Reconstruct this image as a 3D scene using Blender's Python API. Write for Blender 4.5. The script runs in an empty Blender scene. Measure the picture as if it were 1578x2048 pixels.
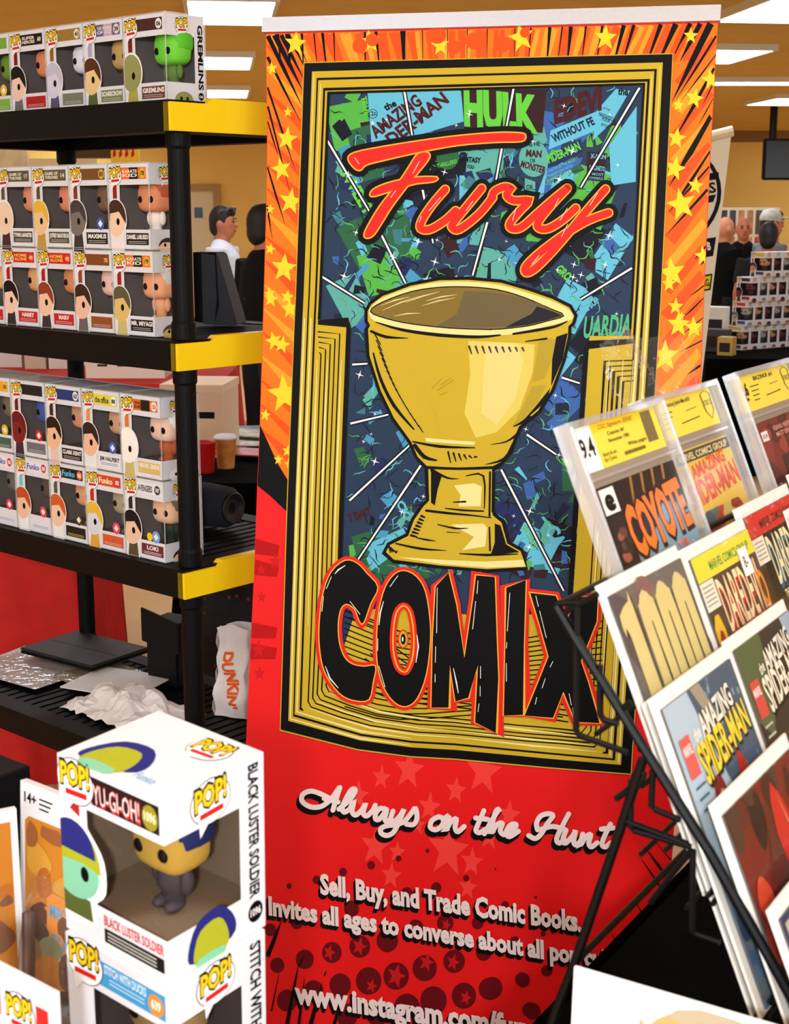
import bpy, bmesh, math, random
from mathutils import Vector, Matrix
from mathutils.geometry import tessellate_polygon
random.seed(7)
SC = bpy.context.scene
COL = SC.collection
# ------------------------------------------------------------------ camera, world, lights
FPX, PITCH, CAMZ = 2912.0, 0.2034, 1.68
cd = bpy.data.cameras.new('camera'); cam = bpy.data.objects.new('camera', cd); COL.objects.link(cam)
cam.location = (0, 0, CAMZ); cam.rotation_euler = (math.pi/2-PITCH, 0, 0)
cd.sensor_fit = 'VERTICAL'; cd.sensor_height = 22.3; cd.sensor_width = 17.2
cd.lens = FPX/2048*22.3; cd.clip_start = 0.02; cd.clip_end = 100
cd.dof.use_dof = True; cd.dof.focus_distance = 2.75; cd.dof.aperture_fstop = 10.0
SC.camera = cam
SC.view_settings.view_transform = 'Standard'; SC.view_settings.look = 'None'
SC.view_settings.gamma = 1.0; SC.view_settings.use_curve_mapping = False
SC.view_settings.exposure = 0.0
SC.cycles.transparent_max_bounces = 24
# even bluish fill light, added; enters where the hall's rear wall is left out
W = bpy.data.worlds.new('added_fill'); SC.world = W; W.use_nodes = True
W.node_tree.nodes['Background'].inputs[0].default_value = (0.86, 0.94, 1.0, 1)
W.node_tree.nodes['Background'].inputs[1].default_value = 2.4
fl = bpy.data.lights.new('camera_flash', 'POINT'); fl.energy = 168; fl.shadow_soft_size = 0.05; fl.color = (0.90, 0.96, 1.0)  # camera flash, moved behind and above the camera to even its falloff
flo = bpy.data.objects.new('camera_flash', fl); flo.location = (-0.03, -0.9, 1.99); COL.objects.link(flo)

# ------------------------------------------------------------------ helpers
CP, SP = math.cos(PITCH), math.sin(PITCH)
CAMP = Vector((0, 0, CAMZ))
def ray(x, y):
    X, Y = (x-789)/FPX, (y-1024)/FPX
    return Vector((X, CP-Y*SP, -Y*CP-SP))
def on_z(x, y, z):
    d = ray(x, y); return CAMP + d*((z-CAMZ)/d.z)
def on_y(x, y, Y):
    d = ray(x, y); return CAMP + d*(Y/d.y)
def lin(c):
    c = c/255.0
    return c/12.92 if c <= 0.04045 else ((c+0.055)/1.055)**2.4
MATS = {}
def mat(name, rgb=(200, 200, 200), rough=0.5, metal=0.0, spec=0.5, var=0.0, scale=30.0, bump=0.0, emit=0.0, coat=0.0):
    if name in MATS: return MATS[name]
    m = bpy.data.materials.new(name); m.use_nodes = True; nt = m.node_tree
    b = nt.nodes['Principled BSDF']
    col = (lin(rgb[0]), lin(rgb[1]), lin(rgb[2]), 1)
    b.inputs['Base Color'].default_value = col
    b.inputs['Roughness'].default_value = rough; b.inputs['Metallic'].default_value = metal
    b.inputs['Specular IOR Level'].default_value = spec
    if coat: b.inputs['Coat Weight'].default_value = coat; b.inputs['Coat Roughness'].default_value = 0.15
    if emit:
        b.inputs['Emission Color'].default_value = col; b.inputs['Emission Strength'].default_value = emit
    if var or bump:
        tc = nt.nodes.new('ShaderNodeTexCoord'); nz = nt.nodes.new('ShaderNodeTexNoise')
        nz.inputs['Scale'].default_value = scale; nz.inputs['Detail'].default_value = 4
        nt.links.new(tc.outputs['Object'], nz.inputs['Vector'])
        if var:
            rp = nt.nodes.new('ShaderNodeValToRGB')
            rp.color_ramp.elements[0].position = 0.3; rp.color_ramp.elements[1].position = 0.7
            rp.color_ramp.elements[0].color = tuple(max(0, c*(1-var)) for c in col[:3])+(1,)
            rp.color_ramp.elements[1].color = tuple(min(1, c*(1+var)) for c in col[:3])+(1,)
            nt.links.new(nz.outputs['Fac'], rp.inputs['Fac']); nt.links.new(rp.outputs['Color'], b.inputs['Base Color'])
        if bump:
            bp = nt.nodes.new('ShaderNodeBump'); bp.inputs['Strength'].default_value = bump; bp.inputs['Distance'].default_value = 0.01
            nt.links.new(nz.outputs['Fac'], bp.inputs['Height']); nt.links.new(bp.outputs['Normal'], b.inputs['Normal'])
    MATS[name] = m; return m
def clear_mat(name, tint=(1, 1, 1), refl=0.06, rough=0.06, cloud=0.0, crinkle=0.0, grazing=0.5):
    """thin clear plastic: mostly see-through, glossy at grazing angles, optionally milky"""
    if name in MATS: return MATS[name]
    m = bpy.data.materials.new(name); m.use_nodes = True; nt = m.node_tree; nt.nodes.clear()
    out = nt.nodes.new('ShaderNodeOutputMaterial'); tr = nt.nodes.new('ShaderNodeBsdfTransparent')
    tr.inputs[0].default_value = (*tint, 1)
    gl = nt.nodes.new('ShaderNodeBsdfGlossy'); gl.inputs['Roughness'].default_value = rough
    fc = nt.nodes.new('ShaderNodeLayerWeight'); pw = nt.nodes.new('ShaderNodeMath'); pw.operation = 'POWER'; pw.inputs[1].default_value = 4.0
    lw = nt.nodes.new('ShaderNodeMath'); lw.operation = 'MULTIPLY'; lw.inputs[1].default_value = grazing
    nt.links.new(fc.outputs['Facing'], pw.inputs[0]); nt.links.new(pw.outputs[0], lw.inputs[0])
    mx = nt.nodes.new('ShaderNodeMixShader')
    ad = nt.nodes.new('ShaderNodeMath'); ad.operation = 'ADD'; ad.inputs[1].default_value = refl; ad.use_clamp = True
    nt.links.new(lw.outputs[0], ad.inputs[0]); nt.links.new(ad.outputs[0], mx.inputs[0])
    last = tr.outputs[0]
    if cloud:
        df = nt.nodes.new('ShaderNodeBsdfDiffuse'); df.inputs[0].default_value = (.9, .9, .9, 1)
        m2 = nt.nodes.new('ShaderNodeMixShader'); m2.inputs[0].default_value = cloud
        nt.links.new(last, m2.inputs[1]); nt.links.new(df.outputs[0], m2.inputs[2]); last = m2.outputs[0]
    nt.links.new(last, mx.inputs[1]); nt.links.new(gl.outputs[0], mx.inputs[2])
    if crinkle:
        tc = nt.nodes.new('ShaderNodeTexCoord'); nz = nt.nodes.new('ShaderNodeTexNoise'); nz.inputs['Scale'].default_value = 45
        bp = nt.nodes.new('ShaderNodeBump'); bp.inputs['Strength'].default_value = crinkle; bp.inputs['Distance'].default_value = .01
        nt.links.new(tc.outputs['Object'], nz.inputs['Vector']); nt.links.new(nz.outputs['Fac'], bp.inputs['Height'])
        nt.links.new(bp.outputs[0], gl.inputs['Normal'])
    nt.links.new(mx.outputs[0], out.inputs[0]); MATS[name] = m; return m
def ink(*rgb): return mat('ink_%d_%d_%d' % rgb, rgb, rough=0.5, spec=0.12)

def link_mesh(name, verts, faces, mats, midx=None, parent=None, smooth=False, loc=None, rot=None):
    me = bpy.data.meshes.new(name)
    me.from_pydata([tuple(v) for v in verts], [], faces)
    if not isinstance(mats, (list, tuple)): mats = [mats]
    for m in mats: me.materials.append(m)
    if midx is not None:
        for p, i in zip(me.polygons, midx): p.material_index = i
    if smooth:
        for p in me.polygons: p.use_smooth = True
    o = bpy.data.objects.new(name, me); COL.objects.link(o)
    if parent: o.parent = parent
    if loc is not None: o.location = loc
    if rot is not None: o.rotation_euler = rot
    return o
def thing(name, label, cat, loc=(0, 0, 0), rot=(0, 0, 0), group=None):
    o = bpy.data.objects.new(name, None); COL.objects.link(o); o.empty_display_size = .05
    o.location = loc; o.rotation_euler = rot if hasattr(rot, '__len__') else (0, 0, rot)
    return tag(o, label, cat, group)
def tag(o, label, cat, group=None):
    o['label'] = label; o['category'] = cat
    if group: o['group'] = group
    return o
def struct(o): o['kind'] = 'structure'; return o

class MB:
    """mesh builder: gathers boxes, tubes, lathes, polygons into ONE mesh"""
    def __init__(s): s.v = []; s.f = []; s.m = []
    def add(s, v, f, m=0):
        n = len(s.v); s.v += [Vector(p) for p in v]; s.f += [tuple(i+n for i in q) for q in f]; s.m += [m]*len(f); return s
    def box(s, x0, y0, z0, x1, y1, z1, m=0):
        v = [(x0,y0,z0),(x1,y0,z0),(x1,y1,z0),(x0,y1,z0),(x0,y0,z1),(x1,y0,z1),(x1,y1,z1),(x0,y1,z1)]
        return s.add(v, [(0,3,2,1),(4,5,6,7),(0,1,5,4),(1,2,6,5),(2,3,7,6),(3,0,4,7)], m)
    def rbox(s, x0, y0, z0, x1, y1, z1, r=.004, seg=2, m=0):
        bm = bmesh.new(); bmesh.ops.create_cube(bm, size=1)
        for v in bm.verts: v.co = Vector(((x0+x1)/2+v.co.x*(x1-x0), (y0+y1)/2+v.co.y*(y1-y0), (z0+z1)/2+v.co.z*(z1-z0)))
        bmesh.ops.bevel(bm, geom=bm.edges[:], offset=r, segments=seg, affect='EDGES')
        return s.bm(bm, m)
    def bm(s, bm, m=0):
        bm.verts.index_update(); s.add([v.co.copy() for v in bm.verts], [tuple(v.index for v in f.verts) for f in bm.faces], m); bm.free(); return s
    def tube(s, pts, r, n=8, m=0, cap=True, closed=False):
        pts = [Vector(p) for p in pts]; rs = r if isinstance(r, (list, tuple)) else [r]*len(pts)
        N = len(pts); rings = []
        t0 = (pts[1]-pts[0]).normalized(); up = Vector((0, 0, 1)) if abs(t0.z) < .9 else Vector((1, 0, 0))
        a = t0.cross(up).normalized()
        for i, p in enumerate(pts):
            if closed: t = (pts[(i+1) % N]-pts[i-1]).normalized()
            else: t = (pts[min(i+1, N-1)]-pts[max(i-1, 0)]).normalized()
            a = (a-t*a.dot(t)); a = a.normalized() if a.length > 1e-6 else t.orthogonal().normalized()
            b = t.cross(a)
            rings.append([p+(a*math.cos(k*2*math.pi/n)+b*math.sin(k*2*math.pi/n))*rs[i] for k in range(n)])
        v = [q for r_ in rings for q in r_]; f = []
        for i in range(N if closed else N-1):
            j = (i+1) % N
            for k in range(n): f.append((i*n+k, i*n+(k+1) % n, j*n+(k+1) % n, j*n+k))
        if cap and not closed: f.append(tuple(range(n))[::-1]); f.append(tuple((N-1)*n+k for k in range(n)))
        return s.add(v, f, m)
    def lathe(s, prof, c=(0, 0, 0), n=20, m=0, sx=1, sy=1, cap=True):
        v = []; f = []; N = len(prof)
        for r, z in prof:
            for k in range(n): v.append((c[0]+r*sx*math.cos(k*2*math.pi/n), c[1]+r*sy*math.sin(k*2*math.pi/n), c[2]+z))
        for i in range(N-1):
            for k in range(n): f.append((i*n+k, i*n+(k+1) % n, (i+1)*n+(k+1) % n, (i+1)*n+k))
        if cap: f.append(tuple(range(n))[::-1]); f.append(tuple((N-1)*n+k for k in range(n)))
        return s.add(v, f, m)
    def ell(s, c, r, m=0, n=14, k=9):
        prof = [(math.sin(math.pi*i/k), -math.cos(math.pi*i/k)) for i in range(k+1)]
        prof[0] = (1e-4, -1); prof[-1] = (1e-4, 1)
        v = []; f = []
        for a, z in prof:
            for j in range(n): v.append((c[0]+r[0]*a*math.cos(j*2*math.pi/n), c[1]+r[1]*a*math.sin(j*2*math.pi/n), c[2]+r[2]*z))
        for i in range(k):
            for j in range(n): f.append((i*n+j, i*n+(j+1) % n, (i+1)*n+(j+1) % n, (i+1)*n+j))
        return s.add(v, f, m)
    def sup(s, c, r, e=.55, m=0, n=16, k=10):
        sg = lambda v: math.copysign(abs(v)**e, v)
        v = []; f = []
        for i in range(k+1):
            ph = -math.pi/2+math.pi*i/k
            for j in range(n):
                t = 2*math.pi*j/n; v.append((c[0]+r[0]*sg(math.cos(ph))*sg(math.cos(t)), c[1]+r[1]*sg(math.cos(ph))*sg(math.sin(t)), c[2]+r[2]*sg(math.sin(ph))))
        for i in range(k):
            for j in range(n): f.append((i*n+j, i*n+(j+1) % n, (i+1)*n+(j+1) % n, (i+1)*n+j))
        return s.add(v, f, m)
    def grid(s, fn, nu, nv, m=0):
        v = [fn(i/nu, j/nv) for j in range(nv+1) for i in range(nu+1)]
        f = [(j*(nu+1)+i, j*(nu+1)+i+1, (j+1)*(nu+1)+i+1, (j+1)*(nu+1)+i) for j in range(nv) for i in range(nu)]
        return s.add(v, f, m)
    def xf(s, M):
        s.v = [M @ p for p in s.v]; return s
    def build(s, name, mats, parent=None, smooth=False, loc=None, rot=None):
        return link_mesh(name, s.v, s.f, mats, s.m, parent, smooth, loc, rot)

# ---- flat print: polygons, strokes and lettering laid on a real surface, each layer a hair above the last
_txt = {}
def text2d(body, bold=0.0, shear=0.0, space=1.0):
    k = (body, bold, shear, space)
    if k in _txt: return _txt[k]
    cu = bpy.data.curves.new('t', 'FONT'); cu.body = body; cu.offset = bold; cu.shear = shear; cu.space_character = space
    cu.resolution_u = 2 if len(body) > 3 else 4
    ob = bpy.data.objects.new('t', cu); me = ob.to_mesh()
    v = [(p.co.x, p.co.y) for p in me.vertices]; f = [tuple(p.vertices) for p in me.polygons]
    ob.to_mesh_clear(); bpy.data.objects.remove(ob); bpy.data.curves.remove(cu)
    x0 = min(p[0] for p in v) if v else 0; x1 = max(p[0] for p in v) if v else 1
    r = ([((x-x0)/(x1-x0), y/0.73) for x, y in v], f); _txt[k] = r; return r
def smooth_pts(P, k=4, closed=False):
    n = len(P); out = []
    for i in range(n if closed else n-1):
        p0 = P[i-1] if (i > 0 or closed) else P[0]; p1 = P[i]; p2 = P[(i+1) % n]
        p3 = P[(i+2) % n] if (closed or i+2 < n) else P[-1]
        for j in range(k):
            t = j/k
            out.append(tuple(.5*(2*p1[c]+(p2[c]-p0[c])*t+(2*p0[c]-5*p1[c]+4*p2[c]-p3[c])*t*t+(3*p1[c]-p0[c]-3*p2[c]+p3[c])*t**3) for c in range(len(p1))))
    if not closed: out.append(tuple(P[-1]))
    return out
class Art:
    STEP = 0.00012
    def __init__(s, place, offset=0.0004):
        s.place = place; s.off = offset; s.v = []; s.f = []; s.m = []; s.mats = []
    def mi(s, m):
        if m not in s.mats: s.mats.append(m)
        return s.mats.index(m)
    def raw(s, pts, faces, m, L, ramp=0.0, tail=0):
        # every call sits a hair above the one before, and a stroke climbs along its own length, so no two faces coincide
        n = len(s.v); s.count = getattr(s, 'count', 0)+1; h = s.off+(L+(s.count % 60)*.006)*s.STEP
        s.v += [s.place(x, y, h+ramp*s.STEP*min(i, len(pts)-1-tail)/max(1, len(pts)-tail)) for i, (x, y) in enumerate(pts)]; s.f += [tuple(i+n for i in q) for q in faces]; s.m += [s.mi(m)]*len(faces); return s
    def poly(s, pts, m, L=0, holes=(), sm=0):
        if sm: pts = smooth_pts(list(pts), sm, True)
        loops = [list(pts)]+[list(h) for h in holes]
        flat = [p for l in loops for p in l]
        tr = tessellate_polygon([[Vector((p[0], p[1], 0)) for p in l] for l in loops])
        return s.raw(flat, [tuple(t) for t in tr], m, L)
    def rect(s, x0, y0, x1, y1, m, L=0): return s.poly([(x0, y0), (x1, y0), (x1, y1), (x0, y1)], m, L)
    def ring(s, pts, m, w, L=0): return s.stroke(list(pts), w, m, L, closed=True)
    def stroke(s, pts, w, m, L=0, sm=0, closed=False, cap=True):
        pts = [tuple(p) for p in pts]
        if sm: pts = smooth_pts(pts, sm, closed)
        N = len(pts); ws = w if isinstance(w, (list, tuple)) else [w]
        def wid(i):
            t = i/max(1, N-1)*(len(ws)-1); a = int(min(t, len(ws)-1)); b = min(a+1, len(ws)-1); return ws[a]+(ws[b]-ws[a])*(t-a)
        V = []; F = []
        for i, p in enumerate(pts):
            q0 = pts[i-1] if (i > 0 or closed) else p; q1 = pts[(i+1) % N] if (closed or i < N-1) else p
            d = Vector((q1[0]-q0[0], q1[1]-q0[1])); d = d.normalized() if d.length > 1e-9 else Vector((1, 0))
            h = wid(i)/2
            if 0 < i < N-1 or closed:
                e = Vector((q1[0]-p[0], q1[1]-p[1]))
                if e.length > 1e-9: h = h/max(.45, abs(d.dot(e.normalized())))
            V += [(p[0]-d.y*h, p[1]+d.x*h), (p[0]+d.y*h, p[1]-d.x*h)]
        for i in range(N if closed else N-1):
            j = (i+1) % N; F.append((2*i, 2*i+1, 2*j+1, 2*j))
        tail = 0
        if cap and not closed:
            tail = 14
            for i, sg in ((0, -1), (N-1, 1)):
                q = pts[1] if i == 0 else pts[-2]; p = pts[i]; a = math.atan2(p[1]-q[1], p[0]-q[0]); h = wid(i)/2; b = len(V)
                V += [(p[0]+h*math.cos(a+t), p[1]+h*math.sin(a+t)) for t in [math.pi*(k/6-.5) for k in range(7)]]
                F.append(tuple(range(b, b+7)))
        return s.raw(V, F, m, L, .45, tail)
    def circle(s, x, y, r, m, L=0, n=18, ry=None, a=0):
        ry = r if ry is None else ry; c, d = math.cos(a), math.sin(a)
        return s.raw([(x+r*math.cos(t)*c-ry*math.sin(t)*d, y+r*math.cos(t)*d+ry*math.sin(t)*c) for t in [k*2*math.pi/n for k in range(n)]], [tuple(range(n))], m, L)
    def star(s, x, y, r, m, L=0, a=0.0, inner=.42, n=5, sx=1, sy=1):
        P = [(x+sx*(r if k % 2 == 0 else r*inner)*math.sin(a+k*math.pi/n), y-sy*(r if k % 2 == 0 else r*inner)*math.cos(a+k*math.pi/n)) for k in range(2*n)]
        return s.poly(P, m, L)
    def text(s, body, p0, p1, h, m, L=0, bold=0.01, up=None, shear=0.0, h1=None, space=1.0):
        """p0 -> p1: baseline from the first to the last letter; h: cap height; up: direction of the letters' height"""
        V, F = text2d(body, bold, shear, space)
        dx, dy = p1[0]-p0[0], p1[1]-p0[1]
        h1 = h if h1 is None else h1
        if up is None:
            l = math.hypot(dx, dy); sgn = s.updir; up = (-dy/l*sgn, dx/l*sgn)
        P = [(p0[0]+dx*u+up[0]*w*(h+(h1-h)*u), p0[1]+dy*u+up[1]*w*(h+(h1-h)*u)) for u, w in V]
        return s.raw(P, F, m, L)
    updir = 1    # +1: y runs up (surface coordinates), -1: y runs down (pixel coordinates)
    def build(s, name, parent=None):
        return link_mesh(name, s.v, s.f, s.mats, s.m, parent)
def local_of(parent): return parent.matrix_world.inverted() if False else Matrix.LocRotScale(parent.location, parent.rotation_euler, None).inverted()
# ------------------------------------------------------------------ common materials
M_black = mat('black_plastic', (5, 5, 6), rough=.5, spec=.14, bump=.15, scale=400)
M_yellow = mat('yellow_plastic', (252, 212, 8), rough=.4, spec=.4)
M_white = mat('white_card', (224, 224, 230), rough=.5, spec=.3)
M_dark = mat('dark_liner', (58, 52, 52), rough=.7)
M_clear = clear_mat('clear_plastic', refl=.012, rough=.03, grazing=.32)
M_edge = clear_mat('clear_plastic_edge', refl=.16, rough=.2, cloud=.30)
M_film = clear_mat('window_film', refl=.03, rough=.08, crinkle=.25, grazing=.3)
M_red_cloth = mat('red_cloth', (196, 22, 14), rough=.85, var=.12, scale=12)
M_black_cloth = mat('black_cloth', (5, 5, 5), rough=.95, spec=.04, var=.3, scale=60)
K = ink(8, 7, 8); WH = ink(240, 238, 238)
# ------------------------------------------------------------------ the hall
CEIL, FAR = 3.05, 26.0
struct(MB().box(-14, -5.5, -.1, 14, FAR, 0).build('floor', mat('tan_floor', (208, 168, 108), rough=.5, var=.08, scale=2.5)))
M_ceil = mat('ceiling_tile', (216, 174, 90), rough=.9, var=.05, scale=3)
struct(MB().box(-14, -5.5, CEIL, 14, FAR, CEIL+.1).build('ceiling', M_ceil))
M_wall = mat('cream_wall', (242, 202, 108), rough=.85, var=.04, scale=1.2)
struct(MB().box(-14, FAR, 0, 14, FAR+.15, CEIL).build('wall_far', M_wall))
struct(MB().box(-14.15, -5.5, 0, -14, FAR, CEIL).build('wall_left', M_wall))
struct(MB().box(14, -5.5, 0, 14.15, FAR, CEIL).build('wall_right', M_wall))
struct(MB().box(-14, FAR-.05, 2.86, 14, FAR, CEIL-.002).build('trim_1', mat('ceiling_trim', (140, 106, 60), rough=.8)))
M_lamp = mat('lamp_diffuser', (226, 240, 255), emit=15.0)
M_lampf = mat('lamp_frame', (225, 215, 195), rough=.5)
def ceiling_light(x, y, label, a=0.0, w=1.2, d=.6):
    t = thing('ceiling_light', label, 'light', (x, y, CEIL-.05), a, 'fluorescent ceiling panels')
    MB().box(-w/2, -d/2, 0, w/2, d/2, .004).build('diffuser', M_lamp, t)
    f = MB()
    for q in ((-w/2-.03, -d/2-.03, w/2+.03, -d/2), (-w/2-.03, d/2, w/2+.03, d/2+.03), (-w/2-.03, -d/2, -w/2, d/2), (w/2, -d/2, w/2+.03, d/2)):
        f.box(q[0], q[1], -.004, q[2], q[3], .049)
    f.build('lamp_frame', M_lampf, t)
for px, py, a, w, d, lb in ((461, 27, .12, .56, 1.2, 'bright ceiling panel nearest the top row of boxed figures'),
                      (455, 127, .12, .42, 1.1, 'bright ceiling panel in the middle of the left file of three'),
                      (455, 188, .12, .45, 1.1, 'smallest and farthest ceiling panel above the shelving unit'),
                      (1568, 22, .12, .56, 1.2, 'bright ceiling panel in the top right corner'),
                      (1445, 114, .12, .50, 1.1, 'ceiling panel peeking out beside the banner top right'),
                      (1515, 167, 0, 1.5, .35, 'long bright ceiling strip right of the banner'),
                      (1566, 204, .1, .55, 1.1, 'round-edged bright ceiling panel above the hanging screen')):
    p = on_z(px, py, CEIL-.05); ceiling_light(p.x, p.y, lb, a, w, d)
spots = [(xx, yy) for yy in (-4.5, -1.2, 2.4, 6.0) for xx in (-5.5, -1.9, 1.7, 5.3) if not (-2 < yy < 3 and abs(xx) < 2)]  # unseen panels, added to brighten the banner, foreground and far walls
spots += [(-1.7, .5), (1.5, .5), (-5.7, 25.0)]
spots += [(-5.7, yy) for yy in (9.6, 13.2, 16.8, 20.4)]
spots += [(xx, yy) for yy in (9.6, 13.2, 16.8, 20.4, 24.0) for xx in (-11.5, -8.0, .55, 8.0, 11.5) if (xx, yy) != (.55, 9.6)]
for xx, yy in spots:
        ceiling_light(xx, yy, 'ceiling panel added for fill light, out of the picture or hidden behind the banner')
# ------------------------------------------------------------------ shelving unit
TH = 0.7229
S0 = Vector((-.4049, 2.7236, CAMZ+.1994)); SL, SD, SH = .914, .457, .0563
LV = (0.0, -.4374, -.8795, -1.300, -1.735)
ux = Vector((math.cos(TH), -math.sin(TH), 0)); uy = Vector((math.sin(TH), math.cos(TH), 0))
def to_shelf(p):                       # world -> local of the shelving unit (x right, y back, z above the top shelf)
    d = p-S0; return Vector((d.dot(ux), d.dot(uy), d.z))
def on_shelf(px, py, lev): return on_z(px, py, S0.z+LV[lev])
unit = thing('shelving_unit', 'tall black plastic shelving unit with yellow shelf ends', 'shelf', (S0.x, S0.y, 0), (0, 0, -TH))
for li, z in enumerate(LV):
    zz = S0.z+z
    sh = MB()
    t = .05
    sh.box(-SL, 0, zz-SH, -.006, t, zz); sh.box(-SL, SD-t, zz-SH, -.006, SD, zz)
    sh.box(-SL, t, zz-SH, -SL+t, SD-t, zz); sh.box(-t-.02, t, zz-SH, -.006, SD-t, zz)
    so = sh.build('shelf', M_black, unit)
    n = 26
    pitch = (SL-2*t)/n
    for k in range(n if li in (1, 2, 3) else 0):
        x = -SL+t+pitch*k; MB().box(x+.006, t, zz-.012, x+pitch-.004, SD-t, zz-.002).build('slat', M_black, so)
    cross = MB()
    if li not in (1, 2, 3): cross.box(-SL+t, t, zz-.014, -t-.02, SD-t, zz-.003)
    for k in range(1, 4): cross.box(-SL+t, SD*k/4-.006, zz-.02, -t-.02, SD*k/4+.006, zz-.0125)
    cross.build('cross_rib', M_black, so)
    # yellow end: thicker in front of the post, with the stepped upper edge
    ye = MB()
    P = [(0, -SH*.98), (0, -.004), (.085, -.004), (.10, .006), (SD-.10, .006), (SD-.085, -.004), (SD, -.004), (SD, -SH*.98)]
    n0 = len(P)
    V = [(0.0005, y, zz+h) for y, h in P]+[(-.02, y, zz+h) for y, h in P]
    tri = [tuple(q) for q in tessellate_polygon([[Vector((y, h, 0)) for y, h in P]])]
    F = tri+[tuple(i+n0 for i in q[::-1]) for q in tri]+[(i, (i+1) % n0, (i+1) % n0+n0, i+n0) for i in range(n0)]
    ye.add(V, F); ye.build('end_cap', M_yellow, so)
for (px_, py_) in ((-.032, .043), (-.032, SD-.043), (-SL+.032, .043), (-SL+.032, SD-.043)):
    for i in range(4):
        z1, z0 = S0.z+LV[i]-SH, S0.z+LV[i+1]
        m = MB().lathe([(.0235, z0+.001), (.0235, z0+.03), (.0205, z0+.036), (.0205, z1-.03), (.0235, z1-.025), (.0235, z1-.001)], (px_, py_, 0), 20)
        m.build('post', M_black, unit, smooth=False)
    MB().lathe([(.0235, .0), (.0235, S0.z+LV[4]-SH)], (px_, py_, 0), 16).build('foot', M_black, unit)
# ------------------------------------------------------------------ boxed vinyl figures
GOLD = ink(248, 200, 30); REDI = ink(205, 30, 30)
def pop_logo(a, x, y, s, L, sx=1.0, al=0.0):
    """yellow POP! lettering on a white speech bubble, s = width"""
    a.circle(x, y, s*.56*sx, K, L, 20, s*.50); a.circle(x, y, s*.54*sx, WH, L+1, 20, s*.48)
    a.poly([(x-s*.34*sx, y-s*.30), (x-s*.30*sx, y-s*.72), (x-s*.02*sx, y-s*.40)], WH, L+1)
    h = s*.5
    a.text('POP!', (x-s*.46*sx, y-s*.13), (x+s*.46*sx, y-s*.03), h, K, L+2, bold=.09, up=(0, 1))
    a.text('POP!', (x-s*.43*sx, y-s*.12), (x+s*.43*sx, y-s*.02), h*.94, GOLD, L+3, bold=.03, up=(0, 1))
    a.poly([(x-s*.30*sx, y-s*.33), (x+s*.34*sx, y-s*.29), (x+s*.34*sx, y-s*.17), (x-s*.30*sx, y-s*.21)], REDI, L+2)
def portrait(a, x, y, s, skin, hair, body, L, sx=.72):
    """plain cut-out head and shoulders printed on the carton (no particular likeness)"""
    o = 1.1
    a.poly([(x-s*.30*sx, y-s*.95), (x+s*.42*sx, y-s*.95), (x+s*.36*sx, y-s*.45), (x-s*.2*sx, y-s*.40)], WH, L)
    a.circle(x, y, s*.60*sx, WH, L, 24, s*.56)
    a.poly([(x-s*.25*sx, y-s*.95), (x+s*.37*sx, y-s*.95), (x+s*.30*sx, y-s*.42), (x-s*.15*sx, y-s*.40)], ink(*body), L+1)
    a.circle(x, y, s*.54*sx, ink(*skin), L+2, 24, s*.50)
    cap = [(x+s*.56*sx*math.cos(t), y+s*.53*math.sin(t)) for t in [math.pi*k/12 for k in range(-1, 14)]]
    cap += [(x-s*.30*sx, y+s*.14), (x+s*.18*sx, y+s*.20)]
    if hair: a.poly(cap, ink(*hair), L+3)
    a.circle(x+s*.12*sx, y-s*.08, s*.09*sx, K, L+4, 12, s*.10)
def vinyl_figure(parent, x, y, z, s, skin, hair, body):
    f = MB().lathe([(.011, 0), (.012, .010), (.013, .018), (.017, .022), (.016, .038), (.010, .045)], (0, 0, 0), 14, sy=.8)
    f.ell((-.019, 0, .031), (.006, .007, .014)).ell((.019, 0, .031), (.006, .007, .014))
    for k in (-1, 1): f.ell((k*.008, -.006, .005), (.0075, .012, .006))
    o = f.xf(Matrix.Translation((x, y, z)) @ Matrix.Scale(s, 4)).build('figure_body', ink(*body), parent, smooth=True)
    h = MB().sup((0, 0, 0), (.034, .027, .029))
    h.xf(Matrix.Translation((x, y, z+s*.071)) @ Matrix.Scale(s, 4)).build('figure_head', ink(*skin), o, smooth=True)
    e = MB()
    for k in (-1, 1): e.ell((k*.016, -.0255, -.004), (.0065, .003, .007), n=10, k=6)
    e.xf(Matrix.Translation((x, y, z+s*.071)) @ Matrix.Scale(s, 4)).build('figure_eyes', K, o, smooth=True)
    if hair:
        MB().sup((0, .004, .013), (.0365, .027, .021)).xf(Matrix.Translation((x, y, z+s*.071)) @ Matrix.Scale(s, 4)).build('figure_hair', ink(*hair), o, smooth=True)
PROT = {}
def protector(parent, W, D, H):
    k = (W, D, H)
    if k not in PROT:
        b = MB(); g = .0012
        b.box(-g, -g, .0002, W+g, D+g, H+g, 0)
        e = .0016
        for x in (-g, W+g):
            for y in (-g, D+g): b.box(x-e/2, y-e/2, .0003, x+e/2, y+e/2, H+g+e/2, 1)
        for z in (.0012, H+g):
            for y in (-g, D+g): b.box(-g, y-e/2, z-e/2, W+g, y+e/2, z+e/2, 1)
            for x in (-g, W+g): b.box(x-e/2, -g, z-e/2, x+e/2, D+g, z+e/2, 1)
        o = b.build('protector', [M_clear, M_edge], parent); PROT[k] = o.data
    else:
        o = bpy.data.objects.new('protector', PROT[k]); COL.objects.link(o); o.parent = parent
    return o
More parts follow.
